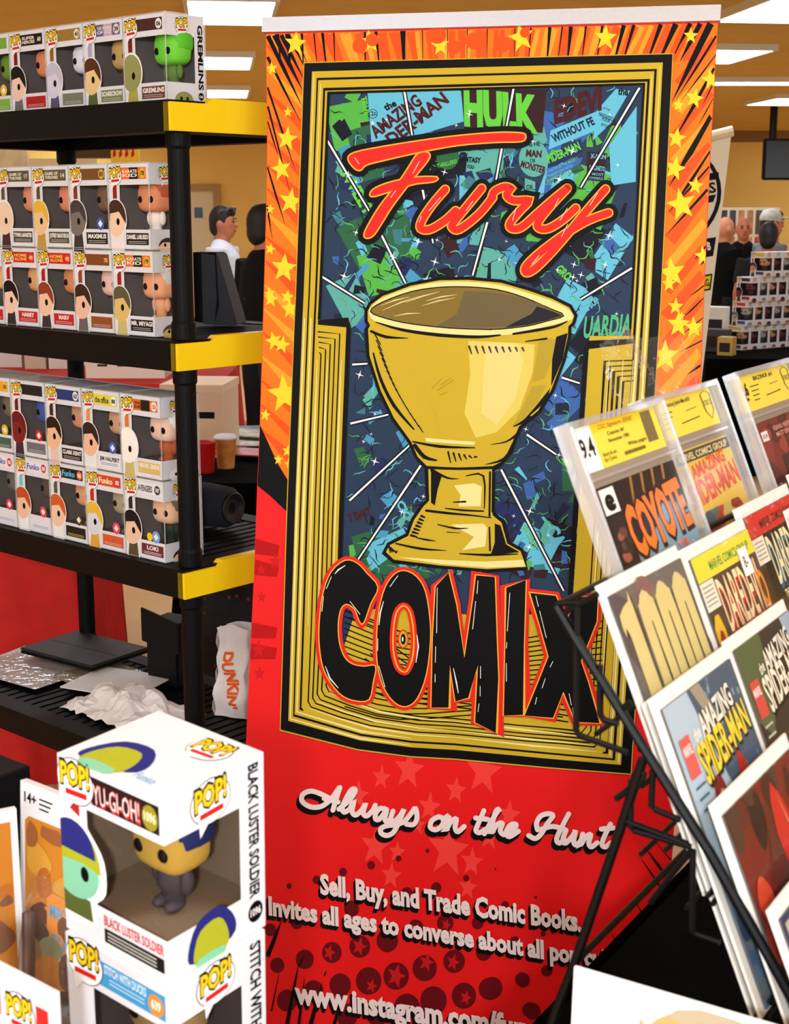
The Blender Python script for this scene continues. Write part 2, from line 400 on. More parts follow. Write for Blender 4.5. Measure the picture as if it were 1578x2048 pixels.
def figure_box(loc, rot, spec, label, group, W=.1222, D=.0943, H=.1615, shield=True, film=False, name='boxed_figure', style='shelf'):
    """carton with a window that wraps from its front round to its right side, a vinyl figure inside"""
    t = thing(name, label, 'toy box', loc, rot, group)
    g = spec.get
    zw0, zw1, xl, yr = H*.235, H*.755, W*.27, D*.74
    c = MB()
    def face(pts): n = len(c.v); c.add(pts, [tuple(range(len(pts)))])
    # front: header, foot, left margin; right side: header, foot, rear margin; the other faces closed
    face([(0,0,zw1),(W,0,zw1),(W,0,H),(0,0,H)]); face([(0,0,0),(W,0,0),(W,0,zw0),(0,0,zw0)]); face([(0,0,zw0),(xl,0,zw0),(xl,0,zw1),(0,0,zw1)])
    face([(W,0,zw1),(W,D,zw1),(W,D,H),(W,0,H)]); face([(W,0,0),(W,D,0),(W,D,zw0),(W,0,zw0)]); face([(W,yr,zw0),(W,D,zw0),(W,D,zw1),(W,yr,zw1)])
    face([(0,D,0),(0,0,0),(0,0,H),(0,D,H)]); face([(W,D,0),(0,D,0),(0,D,H),(W,D,H)]); face([(0,0,H),(W,0,H),(W,D,H),(0,D,H)]); face([(0,D,0),(W,D,0),(W,0,0),(0,0,0)])
    c.build('carton', M_white, t)
    k = .0015
    b = MB()
    b.add([(k,k,k),(k,D-k,k),(k,D-k,H-k),(k,k,H-k)], [(0,1,2,3)]); b.add([(k,D-k,k),(W-k,D-k,k),(W-k,D-k,H-k),(k,D-k,H-k)], [(0,1,2,3)])
    b.add([(k,k,zw0-.01),(W-k,k,zw0-.01),(W-k,D-k,zw0-.01),(k,D-k,zw0-.01)], [(0,1,2,3)]); b.add([(k,k,H-k),(k,D-k,H-k),(W-k,D-k,H-k),(W-k,k,H-k)], [(0,1,2,3)])
    b.build('liner', mat('liner_%d_%d_%d' % g('liner', (120, 110, 108)), g('liner', (120, 110, 108)), rough=.7), t)
    fg = g('fig')
    if fg: vinyl_figure(t, W*g('fx', .70), D*.46, zw0-.009, H/.165*g('fs', 1.0), fg[0], fg[1], fg[2])
    if film:
        MB().add([(xl,.0008,zw0),(W-.0008,.0008,zw0),(W-.0008,.0008,zw1),(xl,.0008,zw1)], [(0,1,2,3)]).add([(W-.0008,.0008,zw0),(W-.0008,yr,zw0),(W-.0008,yr,zw1),(W-.0008,.0008,zw1)], [(0,1,2,3)]).build('window', M_film, t)
    a = Art(lambda x, y, h: (max(x, .0004), -h, y))
    if style == 'shelf':
        hd = g('head', (60, 50, 40))
        a.rect(W*.30, H*.82, W*.93, H*.955, ink(*hd), 0)
        if g('head2'): a.rect(W*.52, H*.82, W*.74, H*.955, ink(*g('head2')), 1)
        pop_logo(a, W*.17, H*.865, W*.31, 2)
        tc = ink(*g('tcol', (235, 225, 200)))
        if g('title'):
            tt = g('title').split('/')
            for i, w_ in enumerate(tt):
                hh = H*.095/len(tt)
                a.text(w_, (W*.36, H*.935-hh*(i+1)+hh*.12), (W*.72, H*.935-hh*(i+1)+hh*.12), hh*.8, tc, 2, bold=.03)
        if g('num'):
            a.circle(W*.845, H*.887, W*.075, ink(*g('ncol', (225, 215, 190))), 2, 16, H*.058)
            a.text(g('num'), (W*.795, H*.862), (W*.895, H*.862), H*.05, ink(*g('ntxt', (30, 25, 20))), 3, bold=.04)
        a.rect(W*.10, zw0, W*.20, zw1+.001, ink(*g('strip', (120, 40, 30))), 0)
        nb = g('nband', (30, 28, 28))
        a.rect(W*.40, H*.055, W*.95, H*.195, ink(*nb), 0)
        if g('nm'):
            w_ = min(.52, .062*len(g('nm'))+.04)
            a.text(g('nm'), (W*(.68-w_/2), H*.125), (W*(.68+w_/2), H*.125), H*.052, ink(*g('nmcol', (240, 235, 225))), 1, bold=.04)
        for yy in (.095, .075): a.stroke([(W*.45, H*yy), (W*.9, H*yy)], H*.006, ink(*g('nmcol', (200, 195, 185))), 1, cap=False)
        pt = g('por', fg)
        if pt: portrait(a, W*.16, H*.36, W*.56, pt[0], pt[1], pt[2], 4, .82)
        if g('seal'): a.circle(W*.78, H*.30, W*.10, ink(*g('seal')), 3, 16); a.circle(W*.78, H*.30, W*.06, WH, 4, 4)
        if g('seal2'): a.circle(W*.62, H*.29, W*.07, ink(*g('seal2')), 3, 16)
    a.build('front_print', t)
    b = Art(lambda x, y, h: (W+h, x, y))
    if style == 'shelf':
        pop_logo(b, D*.42, H*.875, D*.34, 0)
        if g('side'):
            b.text(g('side'), (D*.83, H*.90), (D*.83, H*.16), D*.13, K, 1, bold=.035, up=(1, 0))
            if g('num'): b.circle(D*.885, H*.09, D*.075, K, 1, 16); b.text(g('num'), (D*.83, H*.075), (D*.94, H*.075), H*.03, WH, 2, bold=.02)
        pt = g('por', fg)
        if pt:
            b.circle(D*.44, H*.035, D*.24, ink(*pt[0]), 1, 24, H*.10)
            if pt[1]: b.poly([(D*.44+D*.25*math.cos(q), H*.035+H*.105*math.sin(q)) for q in [math.pi*i/10 for i in range(11)]]+[(D*.3, H*.085), (D*.58, H*.085)], ink(*pt[1]), 2)
            for kx in (.36, .52): b.circle(D*kx, H*.055, D*.035, K, 3, 10)
            b.rect(D*.10, -H*.08, D*.8, 0, M_white, 4) if False else None
    if b.v: b.build('side_print', t)
    if shield: protector(t, W, D, H)
    return t
SKIN = (232, 170, 130); PALE = (240, 215, 170); BLK = (25, 20, 18); BRN = (85, 48, 28)
rowA = [dict(head=(70, 40, 35), title='', num='06', ncol=(235, 235, 230), nband=(110, 60, 50), nm='GREMLINS', strip=(110, 35, 25), fig=((110, 205, 60), (90, 190, 50), (90, 120, 60)), por=((150, 150, 90), None, (175, 165, 80)), side='GREMLINS', fs=1.02, fx=.74),
        dict(head=(90, 90, 150), title='THE WIZARD/OF OZ', num='39', strip=(170, 165, 205), nband=(120, 135, 85), nm='SCARECROW', fig=((190, 160, 100), (150, 120, 60), (90, 70, 45)), por=((232, 200, 140), BRN, (85, 100, 50)), head2=(190, 170, 190)),
        dict(head=(150, 120, 50), num='41', strip=(140, 100, 40), nband=(120, 125, 100), fig=((230, 232, 240), (55, 75, 130), (50, 60, 110)), por=((215, 210, 225), (190, 190, 210), (90, 85, 120))),
        dict(head=(20, 20, 22), title='SUPER/HEROES', num='60', ncol=(20, 20, 22), ntxt=(220, 220, 220), strip=(120, 25, 20), nband=(185, 30, 35), fig=((220, 140, 100), BLK, (60, 40, 60)), por=((238, 205, 185), BLK, (110, 110, 115))),
        dict(head=(120, 170, 60), strip=(90, 140, 60), nband=(130, 180, 70), fig=((110, 150, 60), (40, 80, 40), (150, 60, 40)), por=None, seal=(225, 190, 40))]
rowB1 = [dict(head=(235, 110, 30), head2=(30, 28, 30), title='KARATE/KID', num='178', ncol=(230, 180, 60), strip=(150, 30, 20), nm='DANIEL LARUSSO', fig=((220, 140, 100), (190, 90, 60), (235, 225, 215)), por=((240, 205, 175), (70, 45, 30), (235, 230, 225)), fx=.72),
         dict(head=(120, 78, 40), num='859', ncol=(210, 170, 60), strip=(120, 60, 30), nm='MAXIMUS', fig=((120, 95, 75), (80, 65, 55), (90, 70, 50)), por=((120, 112, 105), (70, 62, 60), (60, 52, 50)), seal=(60, 90, 170)),
         dict(head=(95, 88, 62), title='GAME OF/THRONES', num='14', ncol=(95, 88, 62), ntxt=(220, 215, 195), strip=(85, 80, 60), nband=(75, 76, 58), nm='JOFFREY BARATHEON', fig=((222, 140, 110), (205, 120, 90), (120, 40, 30)), por=((235, 195, 150), (225, 180, 60), (190, 150, 70))),
         dict(head=(90, 84, 60), title='GAME OF/THRONES', num='17', ncol=(90, 84, 60), ntxt=(220, 215, 195), strip=(85, 80, 60), nband=(70, 72, 56), nm='TYWIN LANNISTER', fig=((225, 145, 120), (225, 145, 120), (75, 35, 35)), por=((238, 208, 180), None, (70, 45, 45))),
         dict(head=(90, 84, 60), strip=(80, 78, 58), fig=((220, 150, 120), BRN, (60, 50, 45)))]
rowB2 = [dict(head=(235, 110, 30), head2=(30, 28, 30), title='KARATE/KID', num='179', ncol=(230, 180, 60), strip=(150, 30, 20), nm='MR. MIYAGI', fig=((235, 165, 125), (215, 205, 200), (225, 160, 120)), por=((222, 190, 110), (95, 85, 60), (205, 190, 120)), fx=.74),
         dict(head=(130, 70, 35), num='78', ncol=(130, 70, 35), ntxt=(235, 180, 90), strip=(140, 70, 30), nband=(150, 80, 40), fig=((236, 195, 185), (225, 190, 185), (90, 80, 75)), por=((238, 190, 165), (60, 38, 28), (110, 98, 92))),
         dict(head=(200, 35, 30), title='HOME/ALONE', num='492', ncol=(215, 60, 45), ntxt=(245, 210, 150), tcol=(245, 200, 80), strip=(170, 25, 25), nband=(200, 30, 40), nm='MARV', fig=((215, 140, 95), (150, 70, 45), (70, 55, 50)), por=((240, 195, 170), (145, 60, 35), (60, 50, 55))),
         dict(head=(200, 35, 30), title='HOME/ALONE', num='493', ncol=(215, 60, 45), ntxt=(245, 210, 150), tcol=(245, 200, 80), strip=(170, 25, 25), nband=(200, 30, 40), nm='HARRY', fig=((225, 165, 115), (90, 60, 40), (60, 50, 45)), por=((240, 205, 180), BLK, (50, 46, 48))),
         dict(head=(200, 35, 30), strip=(170, 25, 25), nband=(200, 30, 40), fig=((235, 180, 130), BRN, (50, 45, 45)))]
rowC1 = [dict(head=(225, 110, 40), head2=(40, 34, 30), title='WALKING/DEAD', num='153', ncol=(240, 235, 225), ntxt=(215, 60, 30), tcol=(30, 25, 20), strip=(225, 120, 40), nband=(225, 185, 95), nm='HERSHEL GREENE', fig=((238, 200, 180), (240, 240, 240), (180, 90, 60)), por=((246, 244, 236), (248, 246, 238), (200, 185, 110)), fx=.74),
         dict(head=(228, 215, 70), title='the office', num='880', ncol=(240, 240, 235), tcol=(60, 70, 50), strip=(225, 150, 90), nband=(236, 236, 240), nm='JIM HALPERT', nmcol=(50, 55, 65), fig=((205, 160, 130), (75, 60, 50), (60, 50, 50)), por=((238, 190, 160), (55, 35, 28), (235, 235, 235)), seal=(60, 100, 190)),
         dict(head=(40, 60, 120), num='625', ncol=(235, 235, 235), tcol=(190, 40, 40), strip=(70, 40, 30), nm='CLARK KENT', fig=((205, 150, 120), BLK, (60, 50, 55)), por=((240, 190, 150), (45, 28, 22), (225, 200, 190))),
         dict(head=(35, 32, 34), num='', strip=(110, 25, 30), nband=(110, 112, 118), fig=((70, 90, 160), (150, 30, 30), (60, 60, 110)), por=((130, 35, 35), (110, 28, 30), (60, 40, 60)), seal=(200, 40, 40)),
         dict(head=(235, 170, 40), num='303', ncol=(240, 190, 60), strip=(160, 110, 40), nband=(70, 100, 90), fig=((120, 110, 90), (80, 70, 60), (130, 120, 100)), por=((130, 145, 130), (100, 110, 100), (90, 110, 100)), seal=(225, 180, 40)),
         dict(head=(150, 40, 60), strip=(110, 50, 50), fig=((220, 170, 140), BRN, (50, 60, 90)))]
rowC2 = [dict(head=(232, 232, 236), title='AVENGERS', num='747', ncol=(60, 60, 66), ntxt=(240, 240, 240), tcol=(60, 55, 70), strip=(40, 38, 42), nband=(110, 40, 45), nm='LOKI', nmcol=(235, 230, 235), fig=((230, 185, 150), (120, 100, 85), (45, 55, 48)), por=((236, 196, 170), (28, 24, 26), (90, 75, 55)), fx=.72, seal=(110, 160, 225), seal2=(235, 205, 30)),
         dict(head=(215, 75, 40), title='Funko', num='SE', ncol=(205, 40, 40), ntxt=(245, 235, 230), tcol=(250, 235, 190), strip=(195, 40, 35), nband=(215, 90, 50), fig=((170, 160, 130), (195, 180, 120), (120, 120, 110)), por=((215, 218, 225), (228, 185, 60), (225, 165, 70)), seal=(225, 70, 90)),
         dict(head=(25, 25, 30), title='Funko', num='SE', ncol=(225, 100, 40), ntxt=(245, 235, 230), tcol=(90, 190, 225), strip=(90, 90, 60), nband=(25, 24, 26), nm='', nmcol=(225, 205, 60), fig=((220, 160, 120), (190, 80, 40), (120, 120, 120)), por=((240, 200, 175), (205, 95, 40), (240, 240, 240)), seal=(80, 60, 20)),
         dict(head=(232, 232, 240), title='Funko', num='SE', ncol=(205, 40, 50), ntxt=(245, 235, 230), tcol=(80, 90, 180), strip=(110, 200, 215), nband=(226, 226, 234), nmcol=(110, 120, 190), fig=((90, 80, 70), (110, 90, 75), (60, 90, 90)), por=((238, 195, 165), (190, 80, 40), (240, 240, 240)), seal=(215, 60, 80)),
         dict(head=(232, 232, 240), title='Funko', num='SE', ncol=(205, 40, 50), ntxt=(245, 235, 230), tcol=(80, 90, 180), strip=(60, 60, 60), nband=(226, 226, 234), nmcol=(110, 120, 190), fig=((110, 105, 105), (80, 80, 80), (70, 70, 75)), por=((190, 215, 215), None, (120, 180, 190)), seal=(215, 60, 80)),
         dict(head=(60, 60, 70), strip=(60, 60, 60), fig=((200, 150, 120), BLK, (60, 60, 60)))]
PIT, BH = .1252, .1640
lab = {}
def row(specs, near, lev_z, what, gname, dy=0):
    for i, sp in enumerate(specs):
        p = near-ux*(PIT*i+.1222)
        a = sp.get('nm') or ''
        figure_box((p.x, p.y, lev_z), (0, 0, -TH), sp, what[i], gname)
nearA = S0-ux*.085+uy*.065
row(rowA, nearA, S0.z+.0015, ['boxed figure with green head and black side lettering, end of the top shelf', 'boxed figure with lavender strip and brown-haired portrait, second on the top shelf',
    'boxed figure with white and blue head, third from the end of the top shelf', 'boxed figure with black-haired portrait and red name band on the top shelf', 'boxed figure with green and yellow print at the left edge of the top shelf'], 'boxed figures on the top shelf')
nB = on_shelf(311, 676, 1); nC = on_shelf(332, 1128, 2)
row(rowB2, nB, S0.z+LV[1]+.0015, ['boxed figure numbered 179 with bald olive portrait, lower layer of second shelf', 'boxed figure numbered 78 with brown header, lower layer of second shelf',
    'boxed figure with red header and auburn-haired portrait, lower layer of second shelf', 'boxed figure with red header and black-haired portrait, lower layer of second shelf', 'red-trimmed boxed figure cut by the picture edge, lower layer of second shelf'], 'boxed figures on the second shelf')
row(rowB1, nB-ux*.004, S0.z+LV[1]+BH+.0025, ['boxed figure numbered 178 in white outfit with orange header, upper layer of second shelf', 'boxed figure with grey masked-looking portrait and blue seal, upper layer of second shelf',
    'boxed figure with gold-topped portrait, numbered 14, upper layer of second shelf', 'boxed figure with bald pale portrait, numbered 17, upper layer of second shelf', 'sliver of a boxed figure at the picture edge, upper layer of second shelf'], 'boxed figures on the second shelf')
row(rowC2, nC, S0.z+LV[2]+.0015, ['boxed figure numbered 747 with long black-haired portrait and two round seals on third shelf', 'boxed figure with red header and golden knight-like helmet print on third shelf',
    'boxed figure with black and blue header, lower layer of third shelf', 'boxed figure with white header and red-haired portrait, lower layer of third shelf', 'boxed figure with pale teal portrait, lower layer of third shelf', 'leftmost boxed figure in the lower layer of third shelf'], 'boxed figures on the third shelf')
row(rowC1, nC-ux*.002, S0.z+LV[2]+BH+.0025, ['boxed figure numbered 153 with white-haired portrait and orange header on third shelf', 'boxed figure with yellow header, numbered 880, upper layer of third shelf',
    'boxed figure with blue header, numbered 625, upper layer of third shelf', 'boxed figure with dark red hooded portrait, upper layer of third shelf', 'boxed figure with orange header and round gold seal, upper layer of third shelf', 'leftmost boxed figure in the upper layer of third shelf'], 'boxed figures on the third shelf')
# ------------------------------------------------------------------ roll-up banner
BS = .82/.85
BO = Vector((-.24332, 2.93237, .33452))*BS+CAMP
BU = Vector((.963188, -.268754, -.006358)); BV = Vector((.036482, .107242, .993563)); BN = BU.cross(BV).normalized()
if BN.y > 0: BN = -BN
broot = BO-BV*2.0+BU*.41; broot.z = 0
banner = thing('banner_stand', 'tall red and orange roll-up banner with a gold goblet print', 'banner', broot)
def bpx(x, y, h=0.0):
    d = ray(x, y); k = (BO-CAMP).dot(BN)/d.dot(BN); return CAMP+d*k+BN*h-broot
def T(ox, oy, s): return lambda *p: [(ox+x/s, oy+y/s) for x, y in p]
T1, T2, T3, T4 = T(500, 0, 2.63), T(980, 0, 2.6388), T(500, 560, 2.63), T(980, 560, 2.6388)
T5, T6, T7, T8 = T(480, 1080, 2.5452), T(980, 1060, 2.6388), T(480, 1500, 2.5452), T(980, 1500, 2.6388)
LE = [(531, 66), (534, 266), (532, 418), (527, 597), (519, 864), (514.4, 971), (507.6, 1157), (496, 1394), (491.8, 1489), (480, 1800), (470, 2090), (468, 2130)]
RE = [(1436.6, 43), (1431, 136), (1421.5, 303), (1408, 599), (1402.5, 749), (1385, 1040), (1366, 1370), (1346, 1690), (1340, 1773), (1322, 2060), (1317, 2140)]
def ex(tab, y):
    for (x0, y0), (x1, y1) in zip(tab, tab[1:]):
        if y <= y1: return x0+(x1-x0)*(y-y0)/(y1-y0)
    return tab[-1][0]
def bpx_in(x, y, h=0.0): return bpx(min(max(x, ex(LE, y)+1), ex(RE, y)-1), y, h)
def banner_art(base=0, f=None): a = Art(f or bpx, .0004+base*Art.STEP); a.updir = -1; return a
# fabric (a thin sheet with thickness), print panels on it
fab = [bpx(x, y) for x, y in LE]+[bpx(x, y) for x, y in RE[::-1]]
n = len(fab); back = [p-BN*.0012 for p in fab]
tri = [tuple(q) for q in tessellate_polygon([[Vector((p.dot(BU), p.dot(BV), 0)) for p in fab]])]
M_bred = mat('banner_red', (234, 24, 26), rough=.45, spec=.2)
link_mesh('fabric', fab+back, tri+[tuple(i+n for i in q[::-1]) for q in tri]+[(i, (i+1) % n, (i+1) % n+n, i+n) for i in range(n)], M_bred, None, banner)
ORG, ORG2, ORG3 = ink(243, 120, 28), ink(236, 84, 26), ink(250, 160, 45); STY = ink(252, 214, 48)
RED = ink(226, 42, 34); GLD = ink(202, 172, 42); GLDL = ink(236, 224, 150); GLDD = ink(176, 142, 34)
a = banner_art(0, bpx_in)
lt = [(ex(LE, y)+1, y) for y in (68, 140, 266, 350, 418, 500, 597, 700, 780, 864, 905)]
a.poly(lt+[(580, 985), (600, 1000), (1330, 1000)]+[(ex(RE, y)-1, y) for y in (1040, 900, 749, 599, 450, 303, 136, 46)], ORG, 0)
# fanned stripes of darker and lighter orange, radiating from the middle of the frame
random.seed(3)
def ray_strip(p, q, w0, w1, m, L): a.stroke([p, q], [w0, w1], m, L, cap=False)
def inward(x, y, frac): return (x+(940-x)*frac, y+(820-y)*frac)
for k in range(26):
    x = 545+k*34.5; y = 68-(x-531)/905*23+3
    for j in range(2):
        q = inward(x, y, .085); ray_strip((x+j*12, y), (q[0]+j*10, 122), random.choice((9, 14, 18)), 8, random.choice((ORG2, ORG2, ORG3)), 1)
for k in range(17):
    y = 90+k*48
    x = ex(LE, y)+2; ray_strip((x, y), (x+74, y+70), 4, random.choice((16, 26, 20)), random.choice((ORG2, ORG2, ORG3)), 1)
    y = 80+k*52
    x = ex(RE, y)-2; ray_strip((x, y), (x-76, y+88), random.choice((12, 22)), random.choice((18, 28)), random.choice((ORG2, ORG2, ORG3)), 1)
a.poly([(ex(LE, 864), 850), (582, 985), (582, 1025), (516, 972), (ex(LE, 905)+.3, 905)], K, 3)
a.poly([(ex(LE, 870)+.5, 868), (583, 972), (583, 1032), (ex(LE, 968)+.5, 968)], K, 3)
# black speed lines
def streak(p, q, w): a.stroke([p, ((p[0]+q[0])/2, (p[1]+q[1])/2), q], [w, w*.8, .4], K, 4, cap=False)
for x0, x1, w in ((556, 562, 5), (575, 580, 9), (604, 607, 5), (628, 634, 3), (645, 652, 6), (668, 670, 3), (730, 731, 5), (752, 758, 6), (806, 808, 11), (845, 846, 2), (895, 896, 2), (935, 934, 2), (975, 974, 2), (1030, 1028, 2),
              (1062, 1058, 3), (1100, 1095, 7), (1125, 1117, 3), (1142, 1136, 8), (1172, 1165, 4), (1205, 1195, 5), (1248, 1232, 9), (1268, 1250, 7), (1322, 1300, 9), (1352, 1325, 12), (1378, 1350, 5)):
    y = 68-(x0-531)/905*23+1; a.stroke([(x0, y), (x1, y+60)], [w, w*.45], K, 4, cap=False)
for p, q, w in zip(T1((95, 190), (130, 185), (165, 185), (205, 185), (240, 185), (93, 300), (92, 460), (92, 640), (90, 880), (90, 1080), (95, 560), (95, 1130)),
                   T1((275, 560), (280, 480), (285, 420), (290, 360), (300, 330), (265, 640), (240, 900), (150, 820), (185, 1180), (110, 1190), (210, 1010), (120, 1260)), (9, 11, 8, 6, 4, 6, 5, 4, 5, 3, 4, 2)): streak(p, q, w)
for p, q, w in zip(T2((1110, 125), (1165, 125), (1197, 190), (1195, 290), (1190, 360), (1180, 520), (1175, 615), (1168, 800), (1160, 880), (1150, 1000), (1145, 1300), (1180, 440), (1140, 1370), (1060, 125)),
                   T2((1000, 330), (960, 540), (985, 520), (1010, 530), (960, 760), (1100, 660), (945, 985), (940, 1130), (950, 1110), (930, 1240), (1080, 1370), (1120, 560), (1110, 1400), (985, 260)), (10, 14, 6, 4, 9, 3, 15, 8, 5, 6, 7, 3, 4, 8)): streak(p, q, w)
for p, q, w in zip(T4((1135, 95), (1128, 200), (1120, 320), (1112, 450), (1130, 30)), T4((1000, 215), (1010, 290), (1000, 380), (1040, 500), (1050, 90)), (4, 3, 3, 5, 3)): streak(p, q, w)
for zt, L in ((T1, ((105, 360, 46), (195, 730, 58), (165, 890, 56), (215, 1060, 64), (105, 1310, 42), (180, 1410, 70), (95, 1545, 46), (200, 590, 26), (240, 230, 60), (630, 220, 58), (1000, 240, 50), (200, 1560, 30), (95, 1100, 34))),
              (T2, ((165, 200, 70), (610, 200, 62), (1080, 520, 50), (995, 555, 32), (1165, 420, 50), (985, 730, 52), (975, 890, 60), (1010, 1080, 80), (1085, 980, 44), (960, 1440, 74), (1060, 190, 40), (1125, 1350, 48))),
              (T3, ((95, 100, 58), (125, 320, 66), (170, 340, 44), (180, 600, 92), (65, 710, 42), (150, 945, 26), (195, 90, 34), (210, 150, 48), (198, 900, 30), (205, 965, 24))),
              (T4, ((980, 140, 42), (995, 235, 62), (1075, 250, 52), (925, 400, 76), (1010, 190, 22), (945, 20, 40)))):
    for x, y, r in L:
        p = zt((x, y))[0]; r /= 2.63
        if p[0]-r < ex(LE, p[1]): r *= .7
        a.star(max(p[0], ex(LE, p[1])+r), p[1], r, STY, 5, a=random.uniform(-.25, .25)*1, sy=1.15)
for x, y, r in ((875, 70, 18), (948, 82, 17), (908, 95, 14), (1005, 88, 17), (720, 92, 15), (1050, 66, 10), (745, 80, 13)): a.circle(x, y, r, ORG2, 6)
# darker block at the left of the red field and faint stars
for k in range(9):
    a.poly([(ex(LE, 1040+k*42)+.6, 1035+k*42), (560-k, 1050+k*41), (556-k, 1072+k*41), (ex(LE, 1062+k*42)+.6, 1066+k*42)], ink(184, 14, 18), 1) if k in (1, 2, 5, 6) else None
SR = ink(246, 66, 60)
for x, y, r in ((860, 100, 80), (720, 140, 50), (1100, 205, 55), (1240, 110, 95), (965, 290, 60), (600, 230, 60), (690, 490, 80), (1060, 510, 110), (1180, 570, 60), (1370, 330, 60), (770, 640, 55), (800, 520, 45), (1160, 700, 50), (1270, 440, 55), (905, 380, 42)):
    p = T7((x, y))[0]; a.star(p[0], p[1], r/2.5452, SR, 1, sy=1.35, a=.12)
for x, y, r in ((110, 150, 30), (110, 290, 26), (95, 560, 40), (100, 680, 30), (180, 110, 34)):
    p = T5((x, y))[0]; a.star(p[0], p[1], r/2.5452, ink(205, 24, 28), 2, sy=1.3)
DOT = ink(104, 12, 22)
for x, y, r in ((250, 692, 13), (390, 660, 20), (525, 620, 20), (668, 586, 20), (808, 552, 15), (955, 513, 10), (568, 808, 38), (710, 780, 35), (850, 730, 30), (1000, 700, 26), (1152, 652, 16), (290, 880, 30),
                (190, 1095, 36), (330, 1065, 46), (468, 1030, 50), (610, 1000, 53), (750, 970, 55), (895, 905, 40), (1045, 880, 42), (510, 1195, 55), (655, 1175, 65), (795, 1150, 65), (940, 1110, 62), (1090, 1075, 55), (1240, 1030, 40),
                (1140, 1250, 62), (1285, 1210, 52), (1440, 1170, 36), (985, 1275, 68), (850, 1310, 66), (240, 1275, 52), (375, 1225, 50), (1350, 790, 20), (1490, 1330, 40), (700, 1340, 60), (1210, 880, 30), (1400, 980, 30), (155, 915, 30), (545, 1350, 55), (1300, 606, 6), (1505, 750, 7)):
    p = T7((x, y))[0]; a.circle(p[0], p[1], r/2.5452, DOT, 2, 22, r/2.5452*1.08)
for x, y, r in ((455, 1030, 34), (608, 1000, 40), (795, 1150, 50), (950, 1080, 40), (1085, 1080, 36), (900, 910, 26), (1050, 890, 26), (670, 1200, 30), (1150, 1260, 32)):
    p = T7((x, y))[0]; a.star(p[0], p[1], r/2.5452, ink(200, 24, 30), 3, sy=1.3, a=.3)
for x, y, r in ((170, 1210, 38), (330, 960, 10), (210, 1370, 40), (280, 970, 14), (300, 1165, 30), (0, 1260, 60)):
    p = T8((x, y))[0]; a.circle(p[0], p[1], r/2.64, DOT, 2, 22)
for p, q, w in zip(T7((140, 1050), (240, 1395), (300, 1100), (360, 1395), (430, 1150), (160, 1330), (480, 1395), (300, 1395)), T7((215, 860), (300, 1080), (330, 1040), (420, 1180), (440, 1120), (200, 1130), (520, 1250), (330, 1150)), (9, 8, 4, 9, 3, 3, 7, 6)): streak(p, q, w)
for p, q, w in zip(T8((950, 690), (955, 580), (908, 735), (815, 880), (670, 1025)), T8((815, 510), (870, 480), (790, 560), (760, 790), (640, 965)), (7, 2, 4, 3, 2)): streak(p, q, w)
a.build('border_print', banner)['kind'] = 'stuff'
# ---- collage behind the goblet: plain shards, words, white slashes and sparkles
FO = [(608, 125), (1347, 107), (1323, 599), (1263.5, 1549), (1097, 1536), (912, 1519), (822, 1514), (716, 1500), (560.5, 1461), (574, 1016), (589, 636), (591, 597)]
a = banner_art(7)
a.poly([(650, 170), (1290, 165), (1275, 690), (1225, 1480), (620, 1440), (640, 640)], ink(40, 58, 84), 0)
CC = [ink(*c) for c in ((98, 186, 214), (70, 150, 190), (58, 100, 170), (34, 44, 92), (30, 34, 58), (84, 176, 70), (44, 100, 66), (90, 170, 160), (52, 26, 32), (20, 22, 34), (60, 120, 130))]
random.seed(11)
def xin(y): return 660 if y < 640 else 706
for k in range(64):
    y = random.uniform(190, 1150); x = random.uniform(xin(y)+20, 1270-(y-180)*.045-22)
    w, h, t = random.uniform(46, 84), random.uniform(60, 110), math.atan2(x-940, 900-y)*.8+random.uniform(-.15, .15)
    P = [(x+(sx*w*.5)*math.cos(t)-(sy*h*.5)*math.sin(t), y+(sx*w*.5)*math.sin(t)+(sy*h*.5)*math.cos(t)) for sx, sy in ((-1, -1), (1, -1), (1, 1), (-1, 1))]
    P = [(min(max(q[0], xin(q[1])-8), 1280-(q[1]-180)*.045), min(max(q[1], 172), 1190)) for q in P]
    a.poly(P, random.choice((CC[0], CC[0], CC[1], CC[2], CC[3], CC[5], CC[6], CC[7], CC[8], CC[9])), .15+k*.012)
for k in range(250):
    y = random.uniform(185, 1150); x = random.uniform(xin(y)+10, 1275-(y-180)*.045-15)
    if 640 < y < 1130 and abs(x-940) < 200-(y-640)*.32: continue
    w, h, t = random.uniform(8, 30), random.uniform(8, 40), random.uniform(-.9, .9)
    P = [(x+(sx*w*.5)*math.cos(t)-(sy*h*.5)*math.sin(t)+random.uniform(-4, 4), y+(sx*w*.5)*math.sin(t)+(sy*h*.5)*math.cos(t)+random.uniform(-4, 4)) for sx, sy in ((-1, -1), (1, -1), (1, 1), (-1, 1))]
    a.poly(P, random.choice(CC), 1+k % 3)
for k in range(900):
    y = random.uniform(180, 1160); x = random.uniform(xin(y)+6, 1275-(y-180)*.045-12)
    t = random.uniform(0, 6.28); P = [(x, y)]
    for j in range(4): t += random.uniform(-1, 1); P.append((P[-1][0]+random.uniform(4, 11)*math.cos(t), P[-1][1]+random.uniform(4, 11)*math.sin(t)))
    a.stroke(P, [1, random.uniform(1.5, 3.2), .6], random.choice((CC[9], CC[9], CC[9], CC[3], CC[0], CC[5], CC[7])), 4, sm=2, cap=False)
